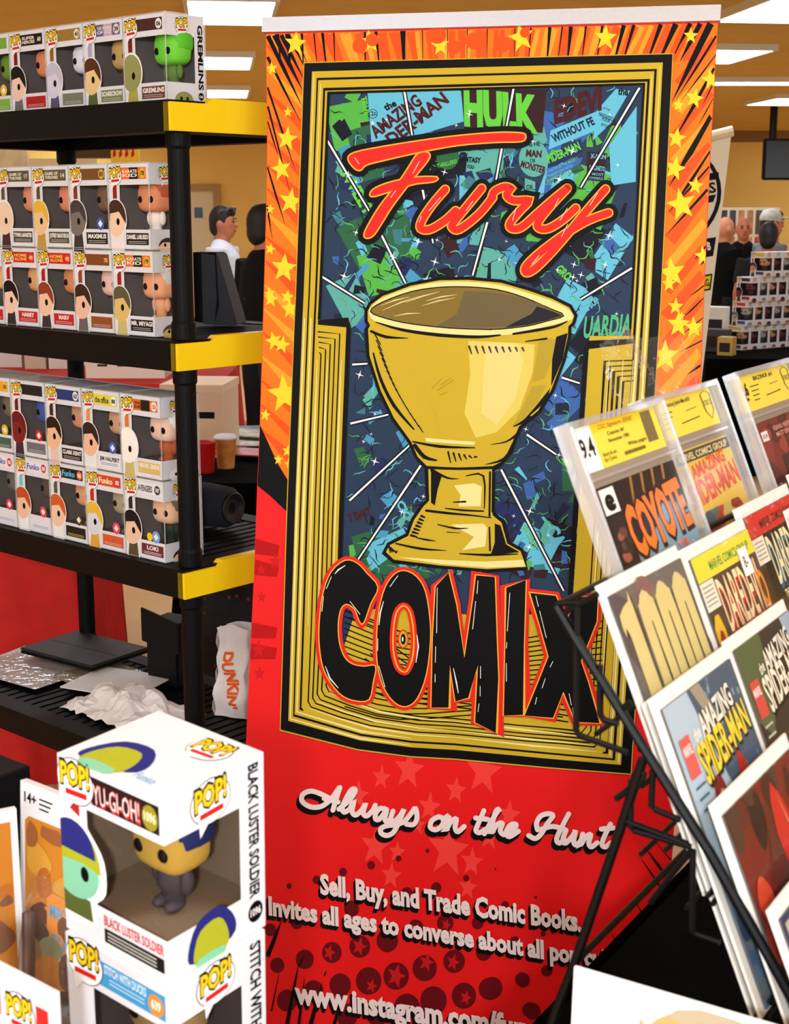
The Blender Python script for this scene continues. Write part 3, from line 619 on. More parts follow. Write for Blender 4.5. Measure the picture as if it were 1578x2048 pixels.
# bigger title blocks, written out
a.poly(T1((620, 490), (1040, 470), (1120, 480), (1125, 640), (860, 720), (640, 750)), CC[0], 5)
a.poly(T2((320, 690), (560, 590), (560, 690), (310, 790)), CC[0], 5); a.poly(T2((305, 830), (480, 730), (490, 800), (305, 900)), CC[3], 5)
a.poly(T2((560, 590), (665, 470), (740, 480), (640, 650), (545, 740)), CC[0], 5); a.poly(T2((300, 890), (490, 830), (480, 860), (300, 970)), CC[2], 5)
a.poly(T1((1110, 470), (1560, 470), (1540, 700), (1130, 680)), CC[8], 5)
a.circle(*T2((232, 840))[0], 30, CC[7], 6, 22, 36); a.poly(T2((185, 940), (240, 960), (240, 1015), (185, 1000)), CC[7], 6)
a.circle(*T1((1040, 820))[0], 23, CC[6], 6, 20, 28)
a.poly(T2((630, 770), (775, 560), (770, 960), (640, 980)), CC[0], 5); a.poly(T2((515, 800), (620, 810), (600, 960), (510, 950)), CC[8], 6)
MAR = ink(74, 24, 28); GRN = ink(98, 200, 66)
def tx(body, zt, p0, p1, h, m, L=7, bold=.04, up=None, shear=0):
    q = zt(p0, p1); a.text(body, q[0], q[1], h/2.63, m, L, bold=bold, up=up, shear=shear)
tx('the', T1, (715, 585), (775, 555), 36, K); tx('AMAZING', T1, (662, 730), (910, 545), 66, MAR); tx('DER-MAN', T1, (750, 770), (1050, 535), 70, MAR)
a.circle(*T1((648, 600))[0], 9.5, K, 7); a.circle(*T1((648, 600))[0], 8.3, CC[0], 8); tx('12c', T1, (630, 612), (668, 606), 24, K, 9, .02)
tx('HULK', T1, (1128, 650), (1515, 690), 185, GRN, 7, .06, up=(-.02, -1)); tx('EDEVI', T2, (340, 650), (590, 575), 120, MAR, 7, .05, up=(0, -1))
tx('WITHOUT FE', T2, (338, 755), (556, 655), 44, ink(30, 34, 74), 7, .04); tx('PIDER-MAN', T2, (312, 862), (482, 788), 44, GRN, 7, .04)
tx('CONTINUE THE MIGHTY', T2, (305, 915), (468, 842), 16, CC[0], 7, .01); tx('TRADITION WITH', T2, (308, 940), (440, 880), 16, CC[0], 7, .01); tx('DAREDEVIL!', T2, (305, 965), (420, 915), 18, GRN, 7, .01)
tx('FANTASTIC', T2, (572, 610), (645, 640), 20, K, 7, .02); tx('FOUR', T2, (590, 635), (632, 650), 20, K, 7, .02); tx('STYLE!', T2, (585, 665), (625, 678), 16, K, 7, .02); tx('IN THE', T2, (595, 575), (632, 588), 12, K, 7, .01)
tx('the', T2, (675, 500), (728, 505), 40, K, 7, .03)
tx('IS HE', T2, (208, 775), (266, 770), 24, K, 8, .02); tx('MAN', T2, (190, 825), (272, 832), 36, MAR, 8, .05); tx('OR', T2, (212, 856), (240, 860), 20, K, 8, .02); tx('MONSTER', T2, (160, 880), (290, 918), 36, MAR, 8, .04); tx('OR...', T2, (192, 1000), (242, 1003), 26, K, 8, .02)
tx('X-MEN', T2, (530, 835), (612, 840), 24, CC[0], 8, .03); tx('MAGNETO', T2, (525, 895), (608, 905), 24, CC[0], 8, .03); tx('MOST', T2, (540, 925), (600, 930), 14, CC[0], 8, .01); tx('POWERFUL', T2, (522, 945), (598, 952), 14, CC[0], 8, .01)
tx('THRILLERS!', T1, (988, 885), (1092, 858), 22, GRN, 8, .02); tx('FANTASY', T1, (1100, 850), (1215, 858), 28, K, 8, .04); tx('YOU', T1, (1140, 885), (1178, 890), 20, K, 8, .03)
tx('GRO', T2, (345, 1425), (408, 1485), 44, GRN, 8, .04); tx('VEL SUP', T4, (480, 190), (580, 115), 34, CC[0], 8, .04); tx('UARDIA', T4, (490, 305), (742, 290), 115, ink(80, 180, 130), 8, .03, up=(.12, -1))
tx('T DAY!', T3, (525, 1275), (636, 1235), 44, MAR, 8, .05); tx('CK', T3, (770, 1170), (815, 1260), 40, CC[0], 8, .05); tx('CA', T4, (290, 1320), (350, 1420), 70, CC[0], 8, .05); tx('OR DEAD?', T4, (165, 1300), (232, 1420), 26, GRN, 8, .02)
tx('SWEET', T1, (470, 900), (610, 1140), 60, GRN, 8, .04); tx('TRUE', T1, (585, 510), (605, 610), 30, GRN, 8, .03)
SL_ = [(T1, (385, 700), (640, 1130)), (T1, (690, 1230), (820, 1490)), (T1, (812, 475), (855, 712)), (T1, (910, 1000), (965, 1280)), (T1, (1388, 465), (1350, 672)), (T1, (1328, 770), (1292, 970)), (T1, (1250, 1170), (1172, 1450)),
       (T1, (355, 1440), (605, 1595)), (T2, (790, 465), (480, 990)), (T2, (750, 1415), (480, 1580)), (T3, (540, 445), (620, 440)), (T3, (530, 755), (730, 708)), (T3, (525, 1160), (840, 870)), (T3, (900, 975), (570, 1470)),
       (T4, (380, 515), (475, 545)), (T4, (195, 815), (350, 920)), (T4, (60, 1000), (390, 1640))]
for zt, p, q in SL_:
    P = zt(p, q); a.stroke(P, 9, CC[9], 10, cap=False); a.stroke(P, [4.2, 5, 3], WH, 11, cap=False)
random.seed(5)
for k in range(95):
    y = random.uniform(195, 1150); x = random.uniform(xin(y)+8, 1268-(y-180)*.045-14)
    r = random.choice((4, 5, 6, 8, 10)); a.star(x, y, r, ink(250, 250, 252), 12, inner=.16, n=4, a=.3); a.circle(x, y, r*.28, ink(250, 250, 252), 12, 8)
a.build('collage_print', banner)
# ---- gilt frame: nested gold and black bands
a = banner_art(6)
def inset(P, dl, dt, dr, db):
    cx, cy = 940, 800; out = []
    for x, y in P:
        nx = x+dl if x < 640 else (x-dr if x > 1255 else x+(dl-dr)*0)
        ny = y+dt if y < 300 else (y-db if y > 1430 else y)
        if y > 1430 and 640 <= x <= 1255: nx = x+(dl*(1-(x-560)/700)-dr*((x-560)/700))*.5
        out.append((nx, ny))
    return out
def band(o0, o1, m, L): a.poly(inset(FO, *o0), m, L, holes=[inset(FO, *o1)])
band((0, 0, 0, 0), (52, 63, 60, 120), GLD, 14)
band((1.8, 2, 1.8, 2.5), (17, 18.5, 21, 20), K, 15)
band((26.5, 31.5, 33, 29), (29.5, 36, 38, 33), K, 15)
band((39.5, 51.5, 47, 42), (43.5, 57, 52, 46), K, 15); band((47.5, 59, 56, 52), (53, 64, 61, 57), K, 15)
for o in ((21, 24, 26, 24), (34, 43, 43, 38)): # pale glints along the gold
    P = inset(FO, *o); a.stroke([P[0], ((P[0][0]*.4+P[10][0]*.6), (P[0][1]*.4+P[10][1]*.6))], [1.5, 4, 1], GLDL, 16, cap=False); a.stroke([P[10], P[9], P[8]], [2, 4.5, 2], GLDL, 16, cap=False); a.stroke([P[1], P[2], P[3]], [1, 4, 3], GLDL, 16, cap=False); a.stroke([P[8], P[7], P[6]], [2, 5, 1], GLDL, 16, cap=False)
# the stepped gold blocks left, right and along the bottom
XL = [(589, 636), (574, 1016), (560.5, 1461)]; XR = [(1322, 640), (1295, 1060), (1263.5, 1549)]
BOT = [(560.5, 1461), (640, 1482), (716, 1500), (822, 1514), (912, 1519), (1000, 1527), (1097, 1536), (1180, 1542), (1263.5, 1549)]
def U(off, top, topr, offr=None, kb=.85):
    offr = off if offr is None else offr
    L_ = [(ex([(589.5, 620)]+XL[1:], y)+off, y) for y in (top, (top+1016)/2, 1016, 1250)]
    L_.append((560.5+off, 1461-off*kb-10))
    B = []
    for i, (x, y) in enumerate(BOT):
        u = i/8; B.append((x+off*(1-u)-offr*u+(6 if i == 0 else 0)-(6 if i == 8 else 0), y-(off*(1-u)+offr*u)*kb*.98))
    R_ = [(ex(XR, y)-offr, y) for y in (1549-offr*kb-14, 1250, 1060, (topr+1060)/2, topr)]
    return L_, B, R_
def Upath(off, top, topr, offr=None):
    L_, B, R_ = U(off, top, topr, offr); return L_+B+R_
o = Upath(44, 640, 672, 52); i_ = Upath(112, 640, 672, 140)
a.poly(o+i_[::-1], GLD, 17)
L_, B, R_ = U(118, 640, 672, 132); L2, B2, R2 = U(128, 640, 672, 142)
a.poly(U(44, 640, 672, 52)[1]+U(240, 640, 672, 240, .95)[1][::-1], GLD, 17)
for k, off in enumerate((57, 66, 75, 84, 93)):
    top = 651+(104-off)*1.15+4; offr = off*1.08+6
    tr = 700+(128-offr)*1.05
    P = Upath(off, top, tr, offr)
    a.stroke([(640-(off-57)*.1, top-4)]+P+[(1268, tr-2)], 2.6, K, 18, cap=False)
a.poly([(712, 1222), (800, 1212), (960, 1232), (1120, 1226), (1215, 1240), (1205, 1420), (900, 1420), (660, 1380)], GLD, 17)
for k in range(19): a.stroke([(690, 1196+k*12), (800, 1240+k*11), (960, 1266+k*9), (1110, 1246+k*10), (1205, 1216+k*13)] if k > 1 else [(700, 1222+k*12), (760, 1245+k*12)], 2.6, K, 18, sm=3, cap=False)
for off in (120, 131, 142, 153, 164, 175, 186, 197, 208): a.stroke(U(off, 640, 672, off, .90)[1], 2.8, K, 18, cap=False)
a.stroke([(637, 645), (696, 645)]+U(110, 652, 672)[0], 9, K, 19, cap=False); a.stroke([(1270, 682), (1176, 690)]+[(ex(XR, y)-146, y) for y in (700, 900, 1060, 1200)], 9, K, 19, cap=False)
for off in (50, 70, 98): a.stroke(U(off, 720, 720)[0][:4], [1, 3.5, 3, 1], GLDL, 19, cap=False); a.stroke(U(off, 720, 720)[2], [1, 3.5, 1], GLDL, 19, cap=False); a.stroke(U(off*.8+14, 720, 720)[1], [1, 4, 1, 4, 1], GLDL, 19, cap=False)
a.build('frame_print', banner)
# ---- goblet
a = banner_art(6)
OUT = T3((622, 165), (640, 130), (700, 85), (850, 30), (1000, 2), (1150, 0))+T4((60, 15), (200, 55), (330, 100), (420, 145), (446, 190), (435, 225), (415, 245), (412, 300), (385, 420), (325, 580), (255, 690), (155, 772), (126, 840), (108, 900), (60, 960), (10, 985))+T3((1275, 1000), (1272, 1215), (1282, 1240), (1325, 1275), (1355, 1385), (1425, 1425), (1455, 1508), (1250, 1520), (1000, 1500), (760, 1470), (718, 1430), (735, 1395), (835, 1345), (865, 1262), (915, 1190), (945, 1160), (940, 985), (885, 930), (850, 850), (760, 725), (690, 580), (632, 400), (624, 260), (635, 240), (622, 215))
a.stroke(OUT, 13, K, 20, closed=True); a.poly(OUT, GLD, 21)
RIM = T3((628, 170), (645, 138), (700, 95), (850, 40), (1000, 12), (1150, 10))+T4((60, 28), (200, 68), (330, 112), (415, 155), (438, 190), (420, 215), (300, 245), (150, 285), (0, 262+30))+T3((1200, 292), (1000, 285), (800, 262), (660, 218))
RIM = smooth_pts(RIM, 3, True); a.poly(RIM, GLDL, 22)
INN = T3((640, 165), (700, 120), (850, 65), (1000, 42), (1150, 40))+T4((40, 55), (180, 95), (320, 155), (388, 188), (300, 215), (200, 240), (60, 256), (0, 258))+T3((1250, 258), (1050, 250), (850, 228), (720, 200))
INN = smooth_pts(INN, 3, True); a.stroke(INN, 4.5, K, 22.5, closed=True); a.poly(INN, ink(132, 108, 44), 23)
a.poly(T3((1130, 60), (1250, 62), (1400, 85), (1540, 130), (1578, 160), (1500, 200), (1350, 245), (1200, 252), (980, 245), (1090, 180)), ink(108, 94, 62), 24)
a.poly(T4((250, 140), (330, 165), (385, 188), (300, 214), (200, 238), (80, 252), (150, 215), (220, 180)), ink(38, 34, 42), 25)
for p, q in zip(T3((700, 160), (820, 120), (930, 110), (760, 190), (690, 135), (910, 135)), T3((900, 85), (1000, 62), (1090, 78), (900, 175), (840, 90), (1080, 95))): a.stroke([p, ((p[0]+q[0])/2, (p[1]+q[1])/2-2), q], [.5, 2.2, .5], GLDL, 25, cap=False)
# bowl shading as printed: pale centre, olive right, dark right edge
a.poly(T3((1150, 320), (1400, 330), (1500, 340), (1490, 480), (1420, 680), (1300, 800), (1190, 830), (1130, 700), (1160, 500)), ink(224, 204, 96), 22)
a.poly(T3((1250, 330), (1400, 335), (1440, 420), (1400, 620), (1300, 760), (1220, 700), (1230, 480)), ink(228, 212, 128), 22.5)
a.poly(T4((265, 305), (350, 310), (330, 420), (290, 520), (222, 540), (245, 420)), ink(182, 156, 46), 23); a.poly(T4((222, 560), (300, 555), (250, 650), (180, 730), (120, 775), (180, 660)), ink(182, 156, 46), 23)
a.poly(T4((352, 300), (412, 280), (385, 420), (325, 560), (330, 420)), K, 23); a.poly(T4((320, 570), (300, 640), (160, 760), (240, 670)), K, 23)
# ink lines
for zt, P, w in ((T3, ((665, 222), (800, 262), (1000, 290), (1200, 300), (1318, 290)), (2, 6, 7, 6, 3)), (T4, ((125, 285), (250, 265), (350, 245), (410, 218)), (4, 6, 5, 2)), (T3, ((640, 270), (720, 300), (835, 306)), (5, 6, 1)),
                 (T3, ((652, 385), (690, 520), (760, 660), (865, 785)), (3, 6, 7, 3)), (T3, ((860, 850), (1000, 875), (1185, 882)), (3, 6, 2)), (T3, ((1270, 865), (1350, 850), (1410, 810)), (1, 3, 6)), (T3, ((870, 870), (920, 930), (985, 948)), (8, 8, 3)),
                 (T3, ((1390, 770), (1440, 745), (1470, 720)), (2, 6, 8)), (T4, ((190, 325), (300, 310)), (2, 4)), (T3, ((930, 985), (1100, 992), (1300, 985)), (6, 5, 6)), (T3, ((1240, 970), (1340, 940), (1385, 860)), (1, 6, 4)),
                 (T3, ((1030, 1200), (1120, 1210), (1230, 1215)), (2, 4, 3)), (T3, ((930, 1212), (1040, 1225), (1180, 1238), (1270, 1250)), (5, 5, 3, 2)), (T3, ((990, 1285), (1080, 1305), (1150, 1305)), (2, 4, 1)), (T3, ((1040, 1325), (1110, 1330)), (2, 1)),
                 (T3, ((880, 1355), (930, 1365), (980, 1372)), (2, 4, 1)), (T3, ((770, 1385), (900, 1412), (1035, 1422)), (3, 5, 1)), (T3, ((1105, 1438), (1250, 1445), (1410, 1440)), (2, 5, 2)), (T3, ((1072, 1168), (1135, 1165)), (2, 4)),
                 (T3, ((1265, 1010), (1262, 1240)), (4, 4)), (T3, ((1262, 1300), (1265, 1420)), (3, 4)), (T3, ((960, 1000), (1040, 1040), (1100, 1045)), (7, 4, 1)), (T3, ((1140, 1030), (1230, 1030), (1235, 1200)), (2, 4, 2))):
    a.stroke(zt(*P), list(w), K, 26, sm=3)
a.poly(T3((955, 1000), (1010, 1035), (990, 1100), (975, 1185), (955, 1170)), K, 26); a.poly(T3((1290, 1280), (1320, 1290), (1350, 1390), (1420, 1430), (1330, 1440), (1270, 1440), (1290, 1380)), K, 26)
a.poly(T3((1075, 1080), (1180, 1068), (1222, 1085), (1215, 1190), (1100, 1190), (1110, 1130)), GLDL, 24); a.poly(T3((1060, 1285), (1230, 1280), (1250, 1300), (1240, 1400), (1120, 1420), (1180, 1350)), GLDL, 24)
a.poly(T3((925, 830), (1100, 845), (1190, 850), (1180, 868), (930, 850)), GLDL, 24); a.poly(T3((770, 1455), (1000, 1470), (1240, 1480), (1440, 1470), (1448, 1505), (1250, 1512), (1000, 1492)), GLDL, 24)
for i in range(16):
    t = i/15; x, y = 660+t*t*120+t*110, 285+t*480; p, q = T3((x, y), (x+30-t*8, y+55-t*20)); a.stroke([p, q], [2.5, 4.5, 2], K, 26)
for i in range(9):
    t = i/8; p, q = T3((1155+t*280, 350+t*8), (1168+t*275, 388-t*14)); a.stroke([p, q], [4.5, 2.5], ink(60, 56, 74), 26)
for i in range(6): p, q = T3((1045+i*28, 905+i*5), (1058+i*28, 960-i*6)); a.stroke([p, q], [4, 2], K, 26)
for i in range(7): p, q = T3((905-i*9, 1240+i*17), (922-i*7, 1248+i*17)); a.stroke([p, q], [5, 3], K, 26)
for i in range(5): p, q = T3((735+i*9, 1400+i*8), (742+i*9, 1432-i*2)); a.stroke([p, q], [4, 2], K, 26)
for p, q in zip(T3((960, 570), (990, 580), (1000, 605), (1010, 550)), T3((1010, 520), (1075, 525), (1040, 590), (1060, 515))): a.stroke([p, q], [2, 4, 1.5], GLDD, 26)
for i in range(10): p, q = T3((780+i*22, 420+i*30), (890+i*12, 330+i*52)); a.stroke([p, q], [1.5, 2.5, 1.5], ink(206, 166, 44), 24)
a.build('goblet_print', banner)
# ---- "Fury"
a = banner_art(6)
BAR = T1((522, 838), (555, 806), (700, 776), (900, 744), (1100, 718), (1300, 702), (1425, 704), (1450, 718), (1430, 744), (1300, 748), (1100, 764), (900, 800), (700, 845), (615, 868), (585, 895), (555, 886))
STM = T1((880, 820), (915, 803), (945, 812), (938, 845), (870, 930), (800, 1020), (745, 1095), (695, 1175), (655, 1235), (622, 1252), (606, 1238), (625, 1190), (685, 1090), (755, 1000), (805, 935), (850, 865))
CRS = T1((637, 1028), (652, 1000), (710, 972), (800, 948), (900, 934), (986, 936), (968, 956), (880, 966), (800, 988), (720, 1014), (660, 1032))
SK = [T1((1030, 998), (960, 1080), (908, 1160), (902, 1203), (950, 1208), (1025, 1165), (1085, 1110)),
      T1((1222, 992), (1150, 1080), (1078, 1168), (1066, 1197), (1105, 1207), (1205, 1130), (1280, 1040)),
      T1((1275, 1040), (1290, 1008), (1340, 985), (1372, 992))+T2((105, 1005), (92, 1035), (128, 1060), (205, 1062), (160, 1115), (108, 1180), (120, 1208), (170, 1200), (250, 1130), (330, 1060), (410, 995)),
      T2((410, 995), (330, 1080), (262, 1165), (258, 1203), (310, 1208), (390, 1160), (455, 1100)),
      T2((612, 1000), (520, 1105), (425, 1220), (330, 1330), (245, 1415), (198, 1440), (186, 1420), (215, 1380), (290, 1315), (400, 1235), (520, 1165), (628, 1125))]
BAR, STM, CRS = [smooth_pts(q_, 3, True) for q_ in (BAR, STM, CRS)]
for P in (BAR, STM, CRS): a.stroke(P, 27, K, 30, closed=True); a.poly(P, K, 30)
for P in SK: a.stroke(P, 38, K, 30, sm=4)
for P in (BAR, STM, CRS): a.stroke(P, 5.5, ink(250, 176, 50), 31, closed=True)
for P in SK: a.stroke(P, 19.5, ink(250, 176, 50), 31, sm=4)
for P in (BAR, STM, CRS): a.poly(P, RED, 32)
for P in SK: a.stroke(P, 14.5, RED, 32, sm=4)
for zt, p, q in ((T1, (555, 830), (578, 865)), (T1, (895, 850), (860, 915)), (T1, (770, 1005), (745, 1040)), (T1, (1005, 1040), (945, 1110)), (T1, (905, 1140), (895, 1170)), (T1, (1175, 1060), (1140, 1110)), (T2, (140, 1100), (122, 1165)), (T2, (365, 1050), (345, 1090)), (T2, (410, 1100), (372, 1165)), (T2, (570, 1020), (530, 1085)), (T2, (412, 1185), (380, 1250)), (T2, (260, 1350), (225, 1395))):
    a.stroke(zt(p, q), [1, 3.2, 1], WH, 33)
a.build('title_lettering', banner)
# ---- "COMIX"
a = banner_art(6)
C_ = T5((540, 104), (600, 118), (650, 170), (704, 238), (668, 320), (632, 418), (612, 405), (590, 350), (548, 322), (515, 350), (502, 430), (508, 520), (535, 595), (580, 632), (640, 642), (692, 640), (680, 720), (660, 806), (600, 814), (530, 790), (470, 725), (428, 640), (410, 520), (412, 400), (432, 260), (472, 160))
O_ = T5((840, 156), (900, 185), (945, 260), (968, 400), (970, 520), (950, 680), (905, 800), (850, 842), (790, 820), (735, 740), (705, 620), (703, 480), (715, 350), (745, 240), (790, 175))
OH = T5((835, 332), (870, 365), (888, 470), (885, 580), (860, 655), (835, 668), (805, 640), (785, 560), (785, 460), (800, 370))
M_ = T5((1000, 235), (1065, 165), (1105, 330), (1146, 598), (1190, 300), (1205, 178), (1300, 186), (1310, 500), (1318, 700), (1305, 978), (1200, 925), (1215, 632), (1165, 800), (1100, 818), (1072, 635), (1065, 850), (978, 850), (985, 500))
I_ = T6((90, 302), (192, 262), (182, 600), (177, 972), (76, 976), (84, 600))
X_ = T6((215, 330), (350, 345), (405, 480), (468, 352), (572, 348), (565, 480), (482, 690), (520, 800), (580, 1015), (455, 1010), (390, 850), (335, 988), (186, 976), (312, 665), (260, 480))
C_, O_, OH = [smooth_pts(q_, 3, True) for q_ in (C_, O_, OH)]
for P in (C_, O_, M_, I_, X_): a.stroke(P, 17, RED, 36, closed=True)
a.stroke(OH, 13, RED, 39, closed=True)
for P in (C_, O_, M_, I_, X_): a.stroke(P, 4.5, ink(250, 176, 50), 37, closed=True)
for P in (C_, M_, I_, X_): a.poly(P, K, 38)
a.poly(O_, K, 38, holes=[OH]); a.stroke(OH, 3, ink(250, 176, 50), 40, closed=True)
c = T5((835, 502))[0]; a.circle(c[0], c[1], 11, RED, 39, 18, 19); a.circle(c[0], c[1], 8.5, GLD, 40, 18, 16); a.circle(c[0], c[1], 5, K, 41, 14, 11); a.circle(c[0]-1, c[1], 1.6, WH, 42, 10, 5)
for zt, P in ((T5, ((540, 128), (505, 150), (488, 170))), (T5, ((470, 185), (445, 245))), (T5, ((430, 285), (422, 360))), (T5, ((440, 640), (462, 700), (505, 750))), (T5, ((808, 180), (768, 235))), (T5, ((735, 310), (718, 370), (712, 430))), (T5, ((706, 500), (705, 560))), (T5, ((712, 640), (742, 745))),
              (T5, ((905, 480), (912, 540), (900, 620))), (T5, ((1008, 240), (1005, 470))), (T5, ((1000, 540), (998, 620))), (T5, ((997, 680), (997, 720))), (T5, ((1215, 205), (1210, 270))), (T5, ((1203, 310), (1188, 450))), (T5, ((1090, 650), (1105, 720), (1115, 775))), (T5, ((1228, 640), (1228, 700))), (T5, ((1226, 740), (1226, 790))), (T5, ((1220, 830), (1215, 870))),
              (T6, ((108, 330), (95, 530))), (T6, ((92, 590), (90, 620))), (T6, ((90, 700), (90, 795))), (T6, ((245, 345), (258, 400))), (T6, ((265, 425), (300, 565))), (T6, ((335, 690), (320, 720))), (T6, ((295, 780), (278, 830))), (T6, ((250, 880), (242, 915))), (T6, ((470, 435), (440, 510))), (T6, ((420, 860), (432, 920))), (T6, ((438, 935), (444, 970))), (T5, ((565, 310), (615, 375)))):
    a.stroke(zt(*P), [1.2, 3, 1.4], WH, 42)
a.build('comix_lettering', banner)
# ---- slogan and small print
a = banner_art(3)
SCR = [(T7, 'A', ((505, 192), (465, 248), (415, 286), (360, 288), (318, 260), (322, 224), (365, 208), (420, 226), (462, 248))), (T7, '', ((510, 190), (492, 245), (474, 305))), (T7, '', ((430, 246), (500, 264))),
       (T7, '', ((505, 300), (560, 252), (588, 208), (574, 198), (548, 232), (522, 290), (532, 315), (560, 300))), (T7, '', ((560, 300), (580, 262), (572, 312), (590, 330), (620, 305), (640, 272), (628, 318), (645, 335), (672, 312), (690, 280))),
       (T7, '', ((748, 302), (715, 296), (692, 322), (692, 350), (712, 350), (746, 308), (738, 345), (748, 364), (770, 348))), (T7, '', ((780, 310), (768, 350), (786, 362), (815, 335), (836, 300), (808, 370), (782, 418), (750, 434), (722, 424), (717, 402), (742, 386), (800, 378), (835, 365))),
       (T7, '', ((835, 368), (872, 322), (894, 296), (902, 345), (884, 378), (848, 376))),
       (T7, '', ((1012, 338), (978, 358), (970, 392), (998, 405), (1030, 382), (1036, 350), (1012, 338))), (T7, '', ((1036, 352), (1064, 338), (1046, 410), (1076, 362), (1102, 350), (1096, 392), (1110, 415), (1142, 388))),
       (T7, '', ((1242, 308), (1212, 378), (1202, 408), (1220, 420), (1250, 402))), (T7, '', ((1200, 345), (1262, 352))), (T7, '', ((1245, 425), (1290, 345), (1318, 302), (1300, 318), (1276, 420), (1310, 378), (1336, 372), (1326, 410), (1345, 430), (1366, 415))),
       (T7, '', ((1360, 424), (1402, 392), (1402, 376), (1376, 382), (1356, 416), (1372, 440), (1418, 412))),
       (T8, '', ((205, 450), (240, 466), (272, 440), (300, 392), (332, 348), (312, 335), (270, 346), (246, 384), (252, 420))), (T8, '', ((416, 336), (382, 400), (352, 468), (368, 490), (392, 470))), (T8, '', ((268, 418), (330, 402), (392, 416))),
       (T8, '', ((402, 422), (386, 470), (400, 490), (436, 452), (452, 424), (442, 480), (456, 500), (482, 475))), (T8, '', ((490, 442), (476, 502), (506, 458), (532, 446), (522, 490), (536, 510), (566, 488))), (T8, '', ((636, 390), (602, 460), (592, 498), (610, 510), (638, 488))), (T8, '', ((588, 416), (652, 410)))]
PW = ink(244, 226, 226)
for zt, _, P in SCR:
    P = zt(*P); a.stroke([(x-5, y+9) for x, y in P], 12, K, 5, sm=4); a.stroke([(x-2, y+4) for x, y in P], 12, K, 5, sm=4)
for zt, _, P in SCR: a.stroke(zt(*P), 10, PW, 6, sm=4)
a.build('slogan_lettering', banner)
for nm, body, p0, p1, h, h1 in (('trade_line', 'Sell, Buy, and Trade Comic Books.', (641, 1786), (1164, 1862), 40, 40), ('welcome_line', 'Invites all ages to converse about all pop cul', (538, 1828), (1212, 1936), 37, 37), ('address_line', 'www.instagram.com/fury', (590, 2004), (1070, 2080), 44, 46)):
    a = banner_art(3)
    for k in (1, 2, 3): a.text(body, (p0[0]-1.5*k, p0[1]+2.6*k), (p1[0]-1.5*k, p1[1]+2.6*k), h, K, 5, bold=.055, h1=h1, up=(-.03, -1))
    a.text(body, p0, p1, h, PW, 6, bold=.045, h1=h1, up=(-.03, -1)); a.build(nm, banner)
# ---- hardware
q0 = bpx(526.5, 66); q1 = bpx(1440.5, 43)
rb = MB()
e1 = (q1-q0); upv = BV*.0265
def cross(p): return [p+BN*.008, p+BN*.008+upv, p-BN*.010+upv*1.05, p-BN*.010]
rb.add(cross(q0)+cross(q1), [(0,1,2,3)[::-1], (4,5,6,7), (0,4,5,1), (1,5,6,2), (2,6,7,3), (3,7,4,0)])
rb.build('top_rail', mat('brushed_aluminium', (196, 196, 202), rough=.38, metal=.35, var=.04, scale=300), banner)
MB().tube([bpx(980, 60)-BN*.03, bpx(900, 2090)-BN*.06], .010, 10).build('support_pole', M_black, banner)
f0, f1 = fab[len(LE)-1], fab[len(LE)]
cz = .075
bb = MB(); bb.rbox(-.43, -.06, 0, .43, .08, cz, .02, 3)
bb.xf(Matrix.Translation((f0+f1)/2*1.0+Vector((0, 0, -(f0+f1).z/2))) @ Matrix.Rotation(math.atan2(BU.y, BU.x), 4, 'Z')).build('base_cassette', mat('cassette_grey', (160, 160, 165), rough=.35, metal=.6), banner)
# ------------------------------------------------------------------ right table and wire comic rack
PH, LN = .557, .398
rr = Vector((math.sin(PH), math.cos(PH), 0)); rb_ = Vector((-math.cos(PH), math.sin(PH), 0)); zz_ = Vector((0, 0, 1))
vv = zz_*math.cos(LN)+rb_*math.sin(LN); nn = zz_*math.sin(LN)-rb_*math.cos(LN)
RM = Matrix((rr, vv, nn)).transposed().to_euler()
def rbz(r, b, z): return Vector((rr.x*r+rb_.x*b, rr.y*r+rb_.y*b, z))
def on_r(px, py, r0):                    # pixel on the upright plane across the rack's end
    d = ray(px, py); k = r0/(d.x*rr.x+d.y*rr.y); return CAMP+d*k
TZ = .76
tb = thing('display_table', 'table under a plain black cloth carrying the comic rack', 'table', rbz(1.5, .2, 0), (0, 0, math.pi/2-PH))
c = MB().rbox(-.72, -.45, TZ-.03, 1.5, .464, TZ, .006, 2)     # local x along the rack, y towards its back
c.build('table_top', M_black_cloth, tb)
c = MB()
def skirt(u, w):
    per = [(-.73, -.46), (1.51, -.46), (1.51, .474), (-.73, .474), (-.73, -.46)]
    L = [0]
    for p, q in zip(per, per[1:]): L.append(L[-1]+math.hypot(q[0]-p[0], q[1]-p[1]))
    s = u*L[-1]
    for i in range(4):
        if s <= L[i+1]+1e-9:
            t = (s-L[i])/(L[i+1]-L[i]); x = per[i][0]+(per[i+1][0]-per[i][0])*t; y = per[i][1]+(per[i+1][1]-per[i][1])*t; break
    k = (1-w)*.022*math.sin(u*90); cx = (x-.39)/1.12; cy = y/.46
    return (x+k*(cx if abs(cx) > .98 else 0)+.0, y+k*(cy if abs(cy) > .9 else 0), .02+(TZ-.012)*w-.008)
c.grid(skirt, 160, 3); c.build('cloth_skirt', M_black_cloth, tb, smooth=True)
M_wire = mat('black_wire', (6, 6, 7), rough=.4, spec=.2)
R0, R1 = 1.0, 1.66
rack = thing('wire_rack', 'black wire display rack holding rows of comics', 'rack', rbz(1.3, .25, TZ))
def wire(pts, r, name='wire', close=False): return MB().tube([p-rack.location for p in pts], r, 8, closed=close).build(name, M_wire, rack)
def side(px): return [on_r(x, y, R0) for x, y in px]
def far(pts): return [p+rr*(R1-R0) for p in pts]
rail = side([(1113, 1212), (1150, 1275), (1290, 1500), (1420, 1705), (1578, 1985)])
d_ = (rail[-1]-rail[-2]).normalized(); rail.append(rail[-1]+d_*((TZ+.006-rail[-1].z)/d_.z))
